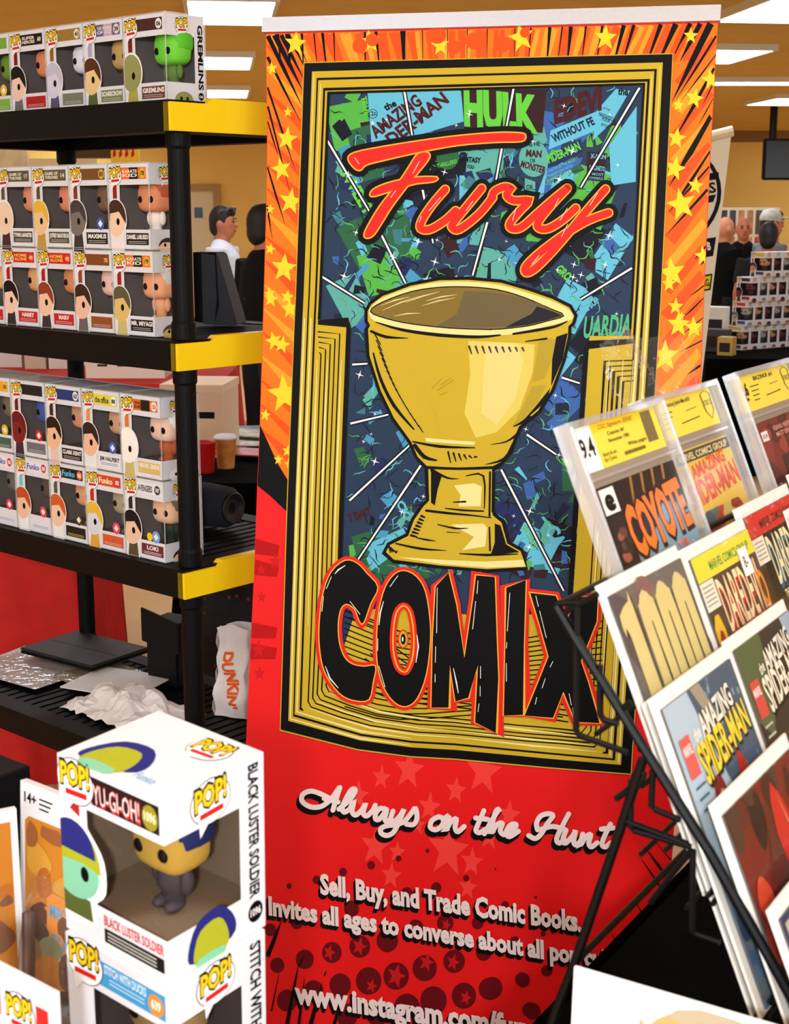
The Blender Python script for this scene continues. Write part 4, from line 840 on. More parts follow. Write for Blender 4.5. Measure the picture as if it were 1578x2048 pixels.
leg = side([(1286, 1518), (1240, 1660), (1150, 1925), (1120, 2000)])
d_ = (leg[-1]-leg[1]).normalized(); leg.append(leg[-1]+d_*((TZ+.006-leg[-1].z)/d_.z))
for nm, L, rad in (('rail', rail, .0042), ('leg', leg, .0042)):
    wire(L, rad, nm); wire(far(L), rad, nm)
for P in ([(1153, 1215), (1152, 1460), (1158, 1470), (1170, 1475), (1255, 1505)], [(1115, 1207), (1135, 1206), (1162, 1206)], [(1118, 1232), (1150, 1214), (1162, 1206), (1195, 1188)],
          [(1200, 1330), (1200, 1430), (1208, 1440), (1236, 1448)], [(1306, 1540), (1303, 1612), (1312, 1620), (1360, 1640)], [(1262, 1560), (1261, 1655), (1270, 1662), (1382, 1694)], [(1247, 1640), (1300, 1660), (1375, 1688)],
          [(1232, 1598), (1255, 1580), (1280, 1560), (1286, 1548)], [(1262, 1578), (1270, 1548), (1280, 1541), (1288, 1546), (1284, 1560), (1270, 1578)], [(1248, 1415), (1262, 1404)], [(1278, 1500), (1292, 1490)],
          [(1386, 1700), (1384, 1862), (1392, 1868), (1440, 1885)], [(1384, 1700), (1352, 1738), (1300, 1806)]):
    P = side(P); wire(P, .0026, 'pocket_wire'); wire(far(P), .0026, 'pocket_wire')
tops = [(.5250, -.485), (.4925, -.560), (.4460, -.640), (.3920, -.700), (.3320, -.770)]   # b, z of the shelves the rows stand on
rows_b = [.5247, .4531, .396, .343, .291]; rows_z = [-.1775, -.289, -.366, -.440, -.504]
for b, z in zip(rows_b, rows_z):
    hgt = .340 if b > .49 else .257
    bb = rbz(0, b, z+CAMZ)-vv*hgt
    for off in (-.006, .016): 
        p = bb+nn*off; wire([p+rr*(R0+.005), p+rr*R1], .0022, 'shelf_wire')
    p = bb-nn*.008+vv*.10; wire([p+rr*(R0+.005), p+rr*R1], .0022, 'back_wire')
for z in (-.32, -.42, -.55):
    pass
wire([leg[2], leg[2]+rr*(R1-R0)], .003, 'stretcher'); wire([rail[0], rail[0]+rr*(R1-R0)], .003, 'stretcher')

def art_on(w, h, z0): return Art(lambda x, y, hh: (x*w, y*h, z0+hh), .0003)
def blobs(a, seed, cols, n, x0, y0, x1, y1, smin, smax, L):
    R = random.Random(seed)
    for k in range(n):
        x, y = R.uniform(x0, x1), R.uniform(y0, y1); m = R.randint(5, 8); r = R.uniform(smin, smax); ph = R.uniform(0, 6)
        P = [(min(max(x+r*R.uniform(.5, 1.3)*math.cos(ph+t*6.283/m), x0), x1), min(max(y+.7*r*R.uniform(.5, 1.4)*math.sin(ph+t*6.283/m), y0), y1)) for t in range(m)]
        a.poly(P, ink(*R.choice(cols)), L+k*.1, sm=3)
M_board = mat('backing_board', (238, 234, 226), rough=.6)
M_bag = clear_mat('comic_bag', refl=.015, rough=.12, crinkle=.2, grazing=.25)
def comic(name, label, tl, cover, size=(.168, .257), mg=(.060, .055, .955), group='bagged comics on the wire rack', base=(90, 90, 90), tilt=None):
    """bagged and boarded comic: white board, cover, its print, clear bag; tl = top left corner"""
    w, h = size
    t = thing(name, label, 'comic book', tl-vv*h, RM, group)
    MB().box(0, 0, 0, w, h, .0022).build('board', M_board, t)
    x0, x1, y1 = mg[0], 1-mg[1]*.4, mg[2]
    MB().box(x0*w, .012*h, .0022, x1*w, y1*h, .0042).build('cover', ink(*base), t)
    a = art_on(w, h, .0042)
    cover(a, x0, .012, x1, y1); a.build('cover_print', t)
    MB().box(-.001, -.001, .0068+.0016, w+.001, h+.004, .0070+.0016).build('bag', M_bag, t)
    return t
def cv_1000(a, x0, y0, x1, y1):
    a.rect(x0, y0, x1, y1, ink(104, 98, 92), 0); blobs(a, 1, ((86, 74, 78), (120, 108, 92), (70, 60, 60), (128, 92, 86)), 16, x0, y0, x1, y1, .10, .22, 1)
    BON = ink(206, 188, 124); BD = ink(44, 36, 28)
    for i, (cx, w) in enumerate(((.19, .15), (.40, .20), (.62, .20), (.84, .20))):
        lo, hi = .30, .915
        P = [(cx-w*.5, lo+.03), (cx-w*.42, lo), (cx+w*.3, lo-.01), (cx+w*.5, lo+.05), (cx+w*.5, hi-.09), (cx+w*.38, hi-.025), (cx, hi+.01), (cx-w*.38, hi-.025), (cx-w*.5, hi-.09)]
        if i == 0: P = [(cx-w*.42, lo), (cx+w*.42, lo), (cx+w*.42, hi-.02), (cx+w*.2, hi), (cx-w*.7, hi-.03), (cx-w*.7, hi-.10), (cx-w*.42, hi-.10)]
        a.poly([(px_+.018, py_-.012) for px_, py_ in P], BD, 4, sm=2); a.poly(P, BON, 5, sm=2)
        if i: a.stroke([(cx, hi-.10), (cx+.005, lo+.12)], [.012, .045, .03], BD, 6)
        R = random.Random(i)
        for k in range(6):
            y = R.uniform(lo, .55); a.stroke([(cx-w*.45, y), (cx-w*.1, y+R.uniform(-.03, .03)), (cx+w*.45, y+R.uniform(-.03, .03))], [.002, .006, .002], BD, 7, sm=2)
    a.poly([(.05, .02), (.3, .02), (.42, .18), (.72, .30), (.80, .28), (.9, .33), (.92, .25), (.78, .20), (.55, .05), (.95, .02), (.97, .2), (.97, .012), (.06, .012)], ink(60, 40, 44), 8)
    a.poly([(.10, .19), (.14, .15), (.34, .27), (.54, .35), (.66, .34), (.68, .39), (.52, .41), (.30, .33)], ink(206, 112, 46), 9, sm=2)
    blobs(a, 9, ((70, 40, 50), (140, 60, 40), (60, 44, 60)), 8, x0, y0, x1, .16, .06, .12, 10)
def cv_dd(a, x0, y0, x1, y1, top, topt, shadow, art, price, sticker=None, base=(40, 34, 36)):
    a.rect(x0, y0, x1, y1, ink(*base), 0)
    a.rect(x0, .865, x1, y1, ink(*top), 1); a.text('MARVEL COMICS GROUP', (.27, .888), (x1-.07, .888), .034, ink(*topt), 2, bold=.02)
    a.rect(x0, .76, .26, .862, ink(226, 218, 200), 1)
    for k in range(5): a.stroke([(x0+.02, .78+k*.016), (.23, .78+k*.016)], .004, ink(120, 112, 100), 2, cap=False)
    a.text('DAREDEVIL', (.285, .645), (.955, .645), .20, ink(*shadow), 3, bold=.03); a.text('DAREDEVIL', (.27, .660), (.945, .660), .20, ink(232, 214, 164), 4, bold=.012)
    a.text('THE MAN WITHOUT FEAR!', (.30, .598), (.95, .598), .032, ink(230, 214, 160), 4, bold=.02)
    art(a)
    a.rect(.70, .80, .84, .905, ink(244, 240, 236), 12); a.text(price, (.74, .83), (.80, .83), .045, K, 13, bold=.01)
    if sticker: a.circle(.90, .76, .075, ink(60, 225, 60), 12, 20, .075); a.text('2.95', (.86, .75), (.94, .75), .022, ink(30, 110, 40), 13)
def art_dd1(a):
    a.poly([(.36, .545), (.95, .565), (.95, .60), (.36, .585)], ink(226, 190, 50), 3)
    a.poly([(x0_, y_) for x0_, y_ in ((.06, .70), (.17, .74), (.20, .60), (.17, .45), (.10, .40), (.06, .5))], ink(225, 175, 40), 5, sm=2); a.poly([(.09, .66), (.15, .68), (.16, .55), (.13, .47), (.09, .5)], ink(150, 40, 34), 6, sm=2)
    a.poly([(.20, .40), (.30, .52), (.52, .50), (.60, .42), (.55, .30), (.40, .36), (.26, .28)], ink(98, 172, 170), 6, sm=2)
    for k in range(4): a.stroke([(.27, .46-k*.034), (.40, .475-k*.034), (.53, .45-k*.034)], .007, ink(50, 110, 120), 7, sm=2)
    a.star(.74, .53, .09, ink(216, 190, 160), 6, n=9, inner=.7); a.text('!', (.71, .50), (.76, .50), .05, ink(180, 50, 40), 7, bold=.03)
    a.rect(.84, .48, .95, .60, ink(110, 170, 60), 6); a.circle(.91, .73, .055, ink(220, 130, 40), 6, 16, .07); a.circle(.91, .73, .03, ink(70, 60, 50), 7, 14, .045)
    blobs(a, 4, ((190, 40, 36), (150, 30, 30), (210, 60, 46), (70, 30, 30)), 16, .42, .02, .98, .46, .06, .13, 7)
    blobs(a, 5, ((220, 190, 60), (60, 110, 80), (190, 90, 50), (70, 60, 60)), 8, .06, .02, .40, .28, .05, .10, 7)
def art_dd2(a):
    a.star(.66, .36, .30, ink(240, 208, 40), 5, n=14, inner=.74, sy=.8); a.poly([(.60, .46), (.66, .54), (.72, .42), (.78, .20), (.60, .20), (.56, .34)], ink(178, 36, 34), 6, sm=2); a.circle(.66, .45, .035, ink(120, 24, 28), 7, 12, .05)
    blobs(a, 7, ((30, 28, 34), (52, 44, 46), (24, 22, 28)), 8, .06, .02, .97, .30, .08, .15, 3)
def cv_dd1(a, *q): cv_dd(a, *q, (222, 208, 62), (60, 140, 60), (176, 40, 40), art_dd1, '8-', base=(76, 60, 48))
def cv_dd2(a, *q): cv_dd(a, *q, (196, 40, 36), (40, 20, 20), (36, 100, 120), art_dd2, '10', True, base=(22, 20, 22))
def asm_title(a, c1, c2, x=.28, y=.76):
    a.text('the', (x-.01, y+.045), (x+.07, y+.055), .04, c1, 9, bold=.02); a.text('AMAZING', (x+.095, y+.035), (x+.55, y+.065), .075, K, 8.6, bold=.06); a.text('AMAZING', (x+.09, y+.04), (x+.545, y+.07), .075, c1, 9, bold=.025)
    a.text('SPIDER-MAN', (x-.02, y-.095), (x+.66, y-.035), .125, K, 8.6, bold=.06, h1=.10); a.text('SPIDER-MAN', (x-.03, y-.085), (x+.655, y-.03), .125, c2, 9, bold=.025, h1=.10)
def cv_asm1(a, x0, y0, x1, y1):
    a.rect(x0, y0, x1, y1, ink(168, 186, 200), 0)
    a.poly([(.36, y1), (x1, y1), (x1, .2), (.70, .30), (.55, .55), (.45, .75)], ink(66, 84, 104), 1); a.poly([(.40, y1), (.52, y1), (.64, .80), (.58, .76)], ink(150, 140, 120), 2)
    R = random.Random(8)
    for k in range(46): x, y = R.uniform(.5, .95), R.uniform(.3, .94); a.rect(x, y, x+.02, y+.022, ink(*R.choice(((104, 126, 146), (46, 60, 80), (130, 150, 165)))), 2)
    a.poly([(x0, .45), (.30, .20), (.42, .012), (x0, .012)], ink(70, 96, 130), 2); blobs(a, 21, ((58, 84, 116), (96, 120, 146), (46, 66, 96), (110, 116, 120)), 10, x0, .02, .40, .34, .05, .10, 3)
    a.poly([(.62, .60), (.68, .70), (.76, .62), (.80, .42), (.72, .24), (.64, .30), (.61, .45)], ink(170, 36, 28), 4, sm=2); a.poly([(.58, .50), (.63, .62), (.66, .5), (.66, .3), (.58, .24)], ink(226, 150, 50), 5, sm=2)
    a.poly([(.28, .62), (.34, .68), (.42, .66), (.44, .54), (.40, .40), (.30, .36), (.26, .48)], ink(132, 30, 26), 5, sm=2); a.circle(.37, .575, .055, ink(228, 180, 150), 6, 18, .062)
    a.poly([(.30, .50), (.42, .52), (.56, .46), (.64, .30), (.58, .012), (.30, .012), (.24, .26)], ink(92, 52, 40), 6, sm=2); blobs(a, 22, ((120, 84, 56), (76, 40, 36), (140, 100, 70), (90, 30, 34)), 9, .28, .04, .62, .40, .03, .07, 7)
    a.rect(.10, .72, .22, .845, ink(206, 90, 84), 8); a.text('MARVEL', (.11, .79), (.21, .79), .03, ink(240, 226, 222), 9, bold=.03)
    for k in range(3): a.stroke([(.11, .69-k*.035), (.23, .69-k*.035)], .008, ink(60, 90, 120), 8, cap=False)
    asm_title(a, ink(236, 228, 210), ink(236, 206, 62))
def cv_asm2(a, x0, y0, x1, y1):
    a.rect(x0, y0, x1, y1, ink(44, 40, 42), 0); a.poly([(x0, y1), (.45, y1), (.40, .75), (.2, .62), (x0, .70)], ink(78, 92, 60), 1); a.poly([(.60, .66), (x1, .76), (x1, .40), (.80, .40), (.66, .50)], ink(98, 112, 74), 1)
    a.poly([(.80, y1), (x1, y1), (x1, .55), (.9, .62)], ink(150, 165, 185), 2); a.poly([(.42, .60), (.55, .64), (.56, .50), (.48, .42)], ink(110, 136, 156), 2)
    blobs(a, 31, ((52, 34, 30), (36, 32, 36), (70, 36, 30), (40, 46, 40)), 16, x0, .02, x1, .55, .06, .14, 2)
    a.poly([(.45, .46), (.56, .50), (.66, .42), (.60, .28), (.46, .30)], ink(150, 44, 30), 5, sm=2); a.poly([(.54, .40), (.66, .38), (.74, .28), (.66, .16), (.56, .24)], ink(214, 140, 96), 6, sm=2); a.poly([(.36, .26), (.56, .28), (.80, .18), (.78, .12), (.5, .18)], ink(206, 130, 90), 7, sm=2)
    a.rect(.09, .70, .22, .83, ink(200, 70, 64), 8); a.text('MARVEL', (.10, .775), (.21, .775), .03, ink(240, 226, 222), 9, bold=.03)
    for k in range(3): a.stroke([(.10, .67-k*.035), (.22, .67-k*.035)], .008, ink(190, 180, 160), 8, cap=False)
    asm_title(a, ink(230, 222, 206), ink(234, 224, 200), .29, .78)
def cv_red(a, x0, y0, x1, y1):
    a.rect(x0, y0, x1, y1, ink(110, 36, 28), 0)
    blobs(a, 41, ((60, 34, 30), (150, 50, 34), (90, 40, 34), (176, 44, 30), (74, 52, 42), (44, 28, 28), (200, 70, 40)), 60, x0, y0, x1, y1, .05, .13, 1)
    a.poly([(.50, .80), (.60, .93), (.70, .80), (.66, .66), (.54, .66)], ink(186, 40, 34), 8, sm=2); a.poly([(.20, .5), (.30, .6), (.34, .4), (.26, .3)], ink(210, 44, 28), 8, sm=2); a.poly([(.62, .90), (.66, .80), (.78, .52), (.74, .5)], ink(190, 150, 110), 9)
def cv_low(a, x0, y0, x1, y1):
    a.rect(x0, y0, x1, y1, ink(40, 52, 96), 0); a.rect(x0+.03, y0, x1, y1-.02, ink(176, 170, 130), 1); blobs(a, 51, ((150, 60, 40), (90, 80, 60), (200, 180, 120), (70, 60, 70)), 20, x0+.05, y0, x1, y1-.04, .06, .12, 2)
def cv_plain(a, x0, y0, x1, y1):
    a.rect(x0, y0, x1, y1, ink(196, 60, 44), 0); blobs(a, 61, ((220, 120, 60), (150, 40, 36), (230, 200, 150)), 12, x0, y0, x1, y1, .06, .12, 1)
Q0 = Vector((.165, 1.164, -.303))*.955+CAMP; Q1 = Vector((.200, 1.099, -.379))*.965+CAMP
comic('bagged_comic', 'bagged comic with big bone-coloured 1000 numerals on grey', Q0, cv_1000)
comic('bagged_comic', 'bagged comic with yellow top strip and teal scroll beside the 1000 one', Q0+rr*.172-vv*.006, cv_dd1)
comic('bagged_comic', 'bagged black comic with red top strip, green price sticker and yellow burst', Q0+rr*.337+vv*.004-nn*.004, cv_dd2)
comic('bagged_comic', 'red bagged comic cut by the right picture edge above the yellow burst', Q0+rr*.506+vv*.012, cv_plain)
comic('bagged_comic', 'bagged comic with yellow title and red-haired woman on grey skyline', Q1, cv_asm1)
comic('bagged_comic', 'dark green bagged comic with white title behind the torn clear bag', Q1+rr*.175+vv*.002-nn*.003, cv_asm2)
R4 = on_r(1416, 1612, 1.0); comic('bagged_comic', 'dark red bagged comic with white border, lowest large one', R4, cv_red, size=(.184, .28))
R5 = on_r(1531, 1822, .985); comic('bagged_comic', 'small framed comic at the bottom right picture edge', R5, cv_low)
comic('bagged_comic', 'bluish grey bagged comic standing behind the yellow-titled one', Q1+rr*.012-nn*.012-vv*.0+vv*-.004, cv_low)
# graded comics in hard clear slabs
M_slab = clear_mat('slab_acrylic', refl=.004, rough=.10, grazing=.18); M_slabe = clear_mat('slab_edge', tint=(.93, .93, .97), refl=.2, rough=.15, cloud=.22)
M_inner = mat('slab_backing', (150, 132, 112), rough=.7)
def slab(label, tl, lab_fn, cov_fn, lo=.42):
    w, h, d = .211, .340, .013
    t = thing('graded_comic_slab', label, 'comic slab', tl-vv*h, RM, 'graded comics in slabs on the rack')
    MB().box(.008, .006, .004, w-.008, h-.006, .0055).build('backing', M_inner, t)
    MB().box(.016, .294, .0056, w-.012, .334, .0066).build('grade_label', ink(232, 208, 70), t)
    MB().box(.020, .012, .0056, w-.014, .280, .0080).build('cover', ink(80, 70, 60), t)
    a = Art(lambda x, y, q: (.016+x*(w-.028), .294+y*.040, .0066+q), .0003); lab_fn(a); a.build('label_print', t)
    a = Art(lambda x, y, q: (.020+x*(w-.034), .012+(lo+(1-lo)*y if y > .013 else y)*.268, .0080+q), .0003); cov_fn(a); a.build('cover_print', t)
    e = MB().box(.006, .006, d-.0008, w-.006, h-.006, d, 0)
    for q in ((0, 0, .007, h), (w-.007, 0, w, h), (.007, 0, w-.007, .006), (.007, h-.006, w-.007, h)): e.box(q[0], q[1], 0, q[2], q[3], d+.002, 1)
    for x in (.0025, w-.0045): e.box(x, .004, d+.002, x+.002, h-.004, d+.0032, 1)
    e.box(.012, .286, .0085, w-.010, .2885, d-.001, 1)
    e.build('case', [M_slab, M_slabe], t)
    return t
def lb_94(a):
    a.rect(0, 0, .20, 1, ink(238, 234, 230), 1); a.text('9.4', (.03, .34), (.18, .34), .42, K, 2, bold=.03); a.rect(.80, .22, .93, .95, ink(120, 100, 60), 1)
    a.rect(.2, .80, .8, 1, ink(240, 196, 40), 1); a.text('CGC Signature SERIES', (.28, .84), (.70, .84), .10, ink(90, 70, 20), 2, shear=.3)
    for b_, x0, x1, y in (('Coyote #1', .36, .56, .66), ('November 1983', .35, .60, .50), ('Story & art', .24, .40, .24), ('Epic Comics', .24, .38, .12), ('White pages', .55, .78, .30)): a.text(b_, (x0, y), (x1, y), .09, K, 2)
    a.rect(.48, .12, .74, .20, ink(120, 100, 40), 2)
def lb_cb(num, title):
    def f(a):
        a.text(num, (.03, .46), (.15, .46), .34, K, 2, bold=.04); a.text(title, (.30, .80), (.66, .80), .12, K, 2, bold=.01); a.text('NM-', (.05, .30), (.13, .30), .10, K, 2)
        for k in range(4): a.stroke([(.20, .66-k*.13), (.36-.02*k, .66-k*.13)], .03, ink(90, 76, 30), 2, cap=False)
        a.stroke([(.44, .30), (.72, .34)], .03, ink(90, 76, 30), 2, cap=False); a.stroke([(.55, .58), (.72, .60)], .02, ink(120, 100, 40), 2, cap=False)
        SHD = [(.83, .86), (.90, .95), (.97, .86), (.96, .40), (.90, .18), (.84, .40)]; a.stroke(SHD, .014, ink(120, 98, 30), 2, closed=True); a.text('CBCS', (.845, .56), (.955, .56), .14, ink(120, 98, 30), 3)
    return f
def cv_coy(a):
    a.rect(0, 0, 1, 1, ink(120, 150, 165), 0); a.poly([(0, 1), (1, 1), (1, .72), (.7, .80), (.5, .66), (.22, .60), (0, .40)], ink(38, 28, 24), 1)
    for k in range(4): a.stroke([(.42+k*.14, 1), (.36+k*.14, .84)], [.03, .02], ink(150, 110, 50), 2, cap=False)
    a.rect(.02, .84, .19, .985, ink(236, 232, 220), 3); a.text('e', (.05, .865), (.16, .865), .12, K, 4, bold=.06); a.poly([(.02, .42), (.22, .42), (.22, .82), (.02, .82)], ink(40, 32, 30), 2); blobs(a, 71, ((150, 80, 60), (60, 40, 36), (90, 60, 50)), 6, .04, .56, .2, .80, .03, .06, 3)
    a.text('COYOTE', (.20, .555), (.985, .605), .30, ink(40, 20, 16), 5, bold=.09); a.text('COYOTE', (.21, .565), (.975, .615), .285, ink(238, 116, 40), 6, bold=.045)
    a.text('THE', (.70, .50), (.84, .50), .04, ink(220, 100, 60), 6, bold=.02); a.text('HEAT', (.545, .285), (.985, .285), .185, ink(60, 60, 150), 5, bold=.06); a.text('HEAT', (.55, .29), (.98, .29), .18, ink(214, 44, 60), 6, bold=.04); a.text('HEAT', (.55, .29), (.98, .29), .07, ink(244, 180, 50), 7, bold=.02)
    a.circle(.34, .45, .12, ink(240, 238, 236), 6, 20, .055); a.poly([(.34, .41), (.40, .36), (.40, .42)], ink(240, 238, 236), 6); a.text('WHO ARE YOU?', (.26, .445), (.42, .445), .018, K, 7)
    a.poly([(.42, .30), (.46, .38), (.55, .40), (.60, .34), (.58, .26), (.44, .24)], ink(52, 44, 34), 6, sm=2); a.poly([(.36, .012), (.44, .24), (.56, .24), (.66, .012)], ink(176, 140, 110), 5); a.poly([(.20, .012), (.28, .22), (.38, .24), (.34, .012)], ink(50, 60, 66), 4); a.poly([(0, 0), (.18, 0), (.16, .3), (0, .36)], ink(60, 120, 140), 3)
    a.rect(.02, .22, .22, .42, ink(226, 222, 214), 4); a.text('MARVEL', (.04, .235), (.20, .235), .035, K, 5, bold=.03)
    for k in range(4): a.stroke([(.05, .30+k*.025), (.19, .30+k*.025)], .006, ink(120, 116, 110), 5, cap=False)
def cv_s2(a):
    a.rect(0, 0, 1, 1, ink(214, 178, 70), 0); a.rect(0, .915, 1, .99, ink(70, 62, 46), 1); a.text('MARVEL COMICS GROUP', (.18, .93), (.97, .93), .045, ink(214, 196, 140), 2, bold=.03); a.rect(.02, .80, .15, .99, ink(190, 170, 110), 2)
    a.text('AMAZING', (.30, .80), (.86, .84), .09, ink(206, 70, 36), 3, bold=.04); a.text('SPIDER-MAN', (.16, .62), (.99, .68), .16, ink(206, 66, 34), 3, bold=.035); a.text('THE', (.18, .83), (.27, .83), .05, ink(206, 70, 36), 3, bold=.03)
    blobs(a, 81, ((178, 60, 44), (90, 104, 100), (206, 196, 120), (150, 50, 40), (196, 176, 96), (70, 84, 84), (214, 190, 130)), 34, .05, .02, .97, .58, .06, .14, 2)
def cv_s3(a):
    a.rect(0, 0, 1, 1, ink(112, 44, 36), 0); blobs(a, 91, ((80, 40, 34), (130, 50, 38), (60, 40, 36), (146, 60, 44), (48, 32, 30)), 40, 0, 0, 1, 1, .07, .16, 1)
    a.rect(.05, .86, .17, .93, ink(226, 216, 206), 8); a.text('BOOM', (.07, .88), (.15, .88), .03, ink(120, 50, 40), 9); a.text('KEANU REEVES', (.30, .91), (.68, .91), .034, ink(226, 160, 140), 8); a.text('MATT KINDT', (.32, .86), (.66, .86), .034, ink(226, 160, 140), 8)
    a.poly([(.50, .62), (.58, .72), (.66, .62), (.70, .3), (.62, .05), (.50, .05), (.46, .35)], ink(34, 26, 26), 8, sm=2); a.circle(.58, .52, .05, ink(110, 60, 50), 9, 14, .05)
P1 = Vector((.126, 1.149, -.169))*1.05+CAMP
slab('hard clear slab with grade 9.4 and orange lettered cover', P1, lb_94, cv_coy)
slab('hard clear slab with grade 4.5 and a gold cover, middle of the three', P1+rr*.200-nn*.018+vv*.004, lb_cb('4.5', 'Amazing Spider-Man #101'), cv_s2)
slab('hard clear slab with grade 9.6 and dark red cover, farthest right', P1+rr*.418+vv*.004, lb_cb('9.6', 'BRZRKR #1'), cv_s3)
# crumpled clear sleeve sticking up behind the middle slab
def crumple(name, label, cat, fn, nu, nv, m, group=None, seed=0, amp=.006, smooth=False):
    R = random.Random(seed); b = MB().grid(lambda u, v: fn(u, v)+Vector((R.uniform(-amp, amp), R.uniform(-amp, amp), R.uniform(-amp, amp))), nu, nv)
    return tag(b.build(name, m, None, smooth=smooth), label, cat, group)
M_crinkle = clear_mat('crinkled_bag', refl=.04, rough=.12, crinkle=.8, cloud=.02, grazing=.45)
s2 = P1+rr*.200-nn*.024+vv*.004
crumple('clear_sleeve', 'crumpled clear plastic sleeve sticking up behind the middle slab', 'plastic bag', lambda u, v: s2+rr*(.0+.20*u-.03*v*(u-.3))+vv*(-.05+.125*v-.03*abs(u-.3)*v)+nn*(-.012*math.sin(u*9+v*3)*v), 12, 9, M_crinkle, None, 4, .0035)
s3 = Q1+rr*.150
crumple('torn_bag', 'torn clear bag end between the two yellow and white titled comics', 'plastic bag', lambda u, v: s3+rr*(.075*u)+vv*(-.175+.06*v)+nn*(.0125+.006*math.sin(u*7)), 8, 5, M_crinkle, None, 5, .002)
# white art print leaning at the rack's end
pr0 = rbz(.92, .413, CAMZ-.5526)
pv = (zz_*1.0+rr*.05).normalized()
prt = thing('art_print', 'large white art print leaning at the near end of the rack', 'print', rbz(.92-.018, .27, TZ))
def prp(x, y, h): return pr0-rb_*x+pv*(y-.365)-rr*h-prt.location
W_, H_ = .285, .365
V = [prp(x, y, h) for h in (0, .003) for x, y in ((0, 0), (W_, 0), (W_, H_), (0, H_))]
link_mesh('sheet', V, [(0,1,2,3), (7,6,5,4), (0,4,5,1), (1,5,6,2), (2,6,7,3), (3,7,4,0)], mat('print_paper', (238, 238, 244), rough=.5), None, prt)
a = Art(lambda x, y, h: prp(x, y, .003+h), .0003)
a.poly([(.045, .0), (.05, .31), (.06, .335), (.075, .350), (.10, .359), (.14, .357), (.20, .345), (.25, .30), (.27, .20), (.27, 0)], ink(206, 160, 104), 1, sm=2); a.poly([(.075, .349), (.10, .361), (.15, .358), (.20, .346), (.20, .33), (.12, .342)], ink(176, 162, 138), 2, sm=2)
for k in range(14): a.stroke([(.07+k*.012, .338-.002*k), (.065+k*.012, .17), (.07+k*.012, .02)], [.001, .004, .001], ink(176, 118, 60), 2, sm=2)
a.build('picture', prt)

# ------------------------------------------------------------------ foreground boxes on the left
BM = (Matrix.Rotation(.0803, 3, 'X') @ Matrix.Rotation(.0137, 3, 'Y') @ Matrix.Rotation(-.68, 3, 'Z'))
BE = BM.to_euler(); bx_, by_, bz_ = BM.col[0], BM.col[1], BM.col[2]
BW, BD, BHt = .125, .1095, .16
bp0 = Vector((-.1777, 1.0476, -.5954))+CAMP-bx_*BW
box1 = figure_box(bp0, tuple(BE), dict(liner=(120, 98, 76), fig=((176, 140, 60), (36, 42, 92), (66, 56, 60)), fx=.62, fs=.92), 'white boxed figure with black side lettering 1096, on top of the stack', 'boxed figures stacked on the front table', BW, BD, BHt, shield=False, film=True, style='own')
OLV, NVY, TEAL = ink(168, 172, 40), ink(40, 42, 120), ink(130, 196, 160)
def emblem(a, x, y, s, L, al=0.0):
    """plain rounded olive, navy and pale green shape printed where the carton shows its picture"""
    c_, d_2 = math.cos(al), math.sin(al)
    f = lambda P: [(x+s*(u*c_-v*d_2), y+s*(u*d_2+v*c_)) for u, v in P]
    a.poly(f([(-.55, -.1), (-.3, .42), (.25, .5), (.6, .1), (.5, -.25), (-.4, -.35)]), NVY, L, sm=3); a.poly(f([(-.42, -.2), (-.25, .22), (.2, .30), (.42, -.05), (.35, -.38), (-.3, -.42)]), OLV, L+1, sm=3); a.poly(f([(-.30, -.5), (.28, -.5), (.3, -.3), (-.3, -.3)]), TEAL, L+2, sm=2)
a = Art(lambda x, y, h: (max(x, .0004)*1.0, -h, y), .0004); W, H, D = BW, BHt, BD
pop_logo(a, W*.175, H*.885, W*.33, 2)
a.rect(W*.33, H*.80, W*.965, H*.955, ink(40, 24, 24), 0); a.text('YU-GI-OH!', (W*.345, H*.805), (W*.80, H*.815), H*.12, ink(200, 40, 36), 3, bold=.04); a.text('YU-GI-OH!', (W*.355, H*.815), (W*.79, H*.825), H*.11, ink(226, 224, 226), 4, bold=0)
a.circle(W*.885, H*.875, W*.072, ink(150, 140, 40), 3, 18, H*.068); a.text('1096', (W*.83, H*.855), (W*.94, H*.855), H*.05, ink(232, 226, 190), 4, bold=.03)
a.rect(W*.06, H*.24, W*.20, H*.80, ink(176, 34, 34), 0)
# plain cut-out portrait in the carton's colours
xc, yc, s = W*.12, H*.40, W*.5
a.poly([(xc+s*u, yc+s*v) for u, v in ((-.5, -.75), (.42, -.75), (.40, -.45), (.62, -.2), (.62, .25), (.40, .55), (.1, .78), (-.5, .8))], WH, 1, sm=3); a.poly([(xc+s*u, yc+s*v) for u, v in ((-.5, -.72), (.34, -.72), (.30, -.42), (-.5, -.40))], ink(84, 96, 44), 2)
a.circle(xc, yc-s*.02, s*.50, TEAL, 3, 24, s*.44); a.poly([(xc+s*.54*math.cos(q), yc+s*.04+s*.62*math.sin(q)) for q in [math.pi*i/12 for i in range(13)]]+[(xc-s*.5, yc+s*.06), (xc+s*.2, yc+s*.10)], OLV, 4); a.poly([(xc+s*.45*math.cos(q), yc+s*.22+s*.46*math.sin(q)) for q in [math.pi*i/12 for i in range(13)]], NVY, 5); a.circle(xc+s*.22, yc-s*.05, s*.08, K, 6, 12, s*.11)
a.text('BLACK LUSTER SOLDIER', (W*.40, H*.145), (W*.97, H*.145), H*.058, ink(206, 50, 46), 2, bold=.02); a.rect(W*.40, H*.045, W*.97, H*.125, ink(24, 22, 24), 2)
for k in range(3): a.stroke([(W*.43, H*(.105-k*.02)), (W*.9, H*(.105-k*.02))], H*.007, ink(200, 196, 190), 3, cap=False)
a.build('front_print', box1)
def back_y(f): return Art(f, .0004)
b = back_y(lambda x, y, h: (W+h, x, y)); pop_logo(b, D*.45, H*.875, D*.36, 0)
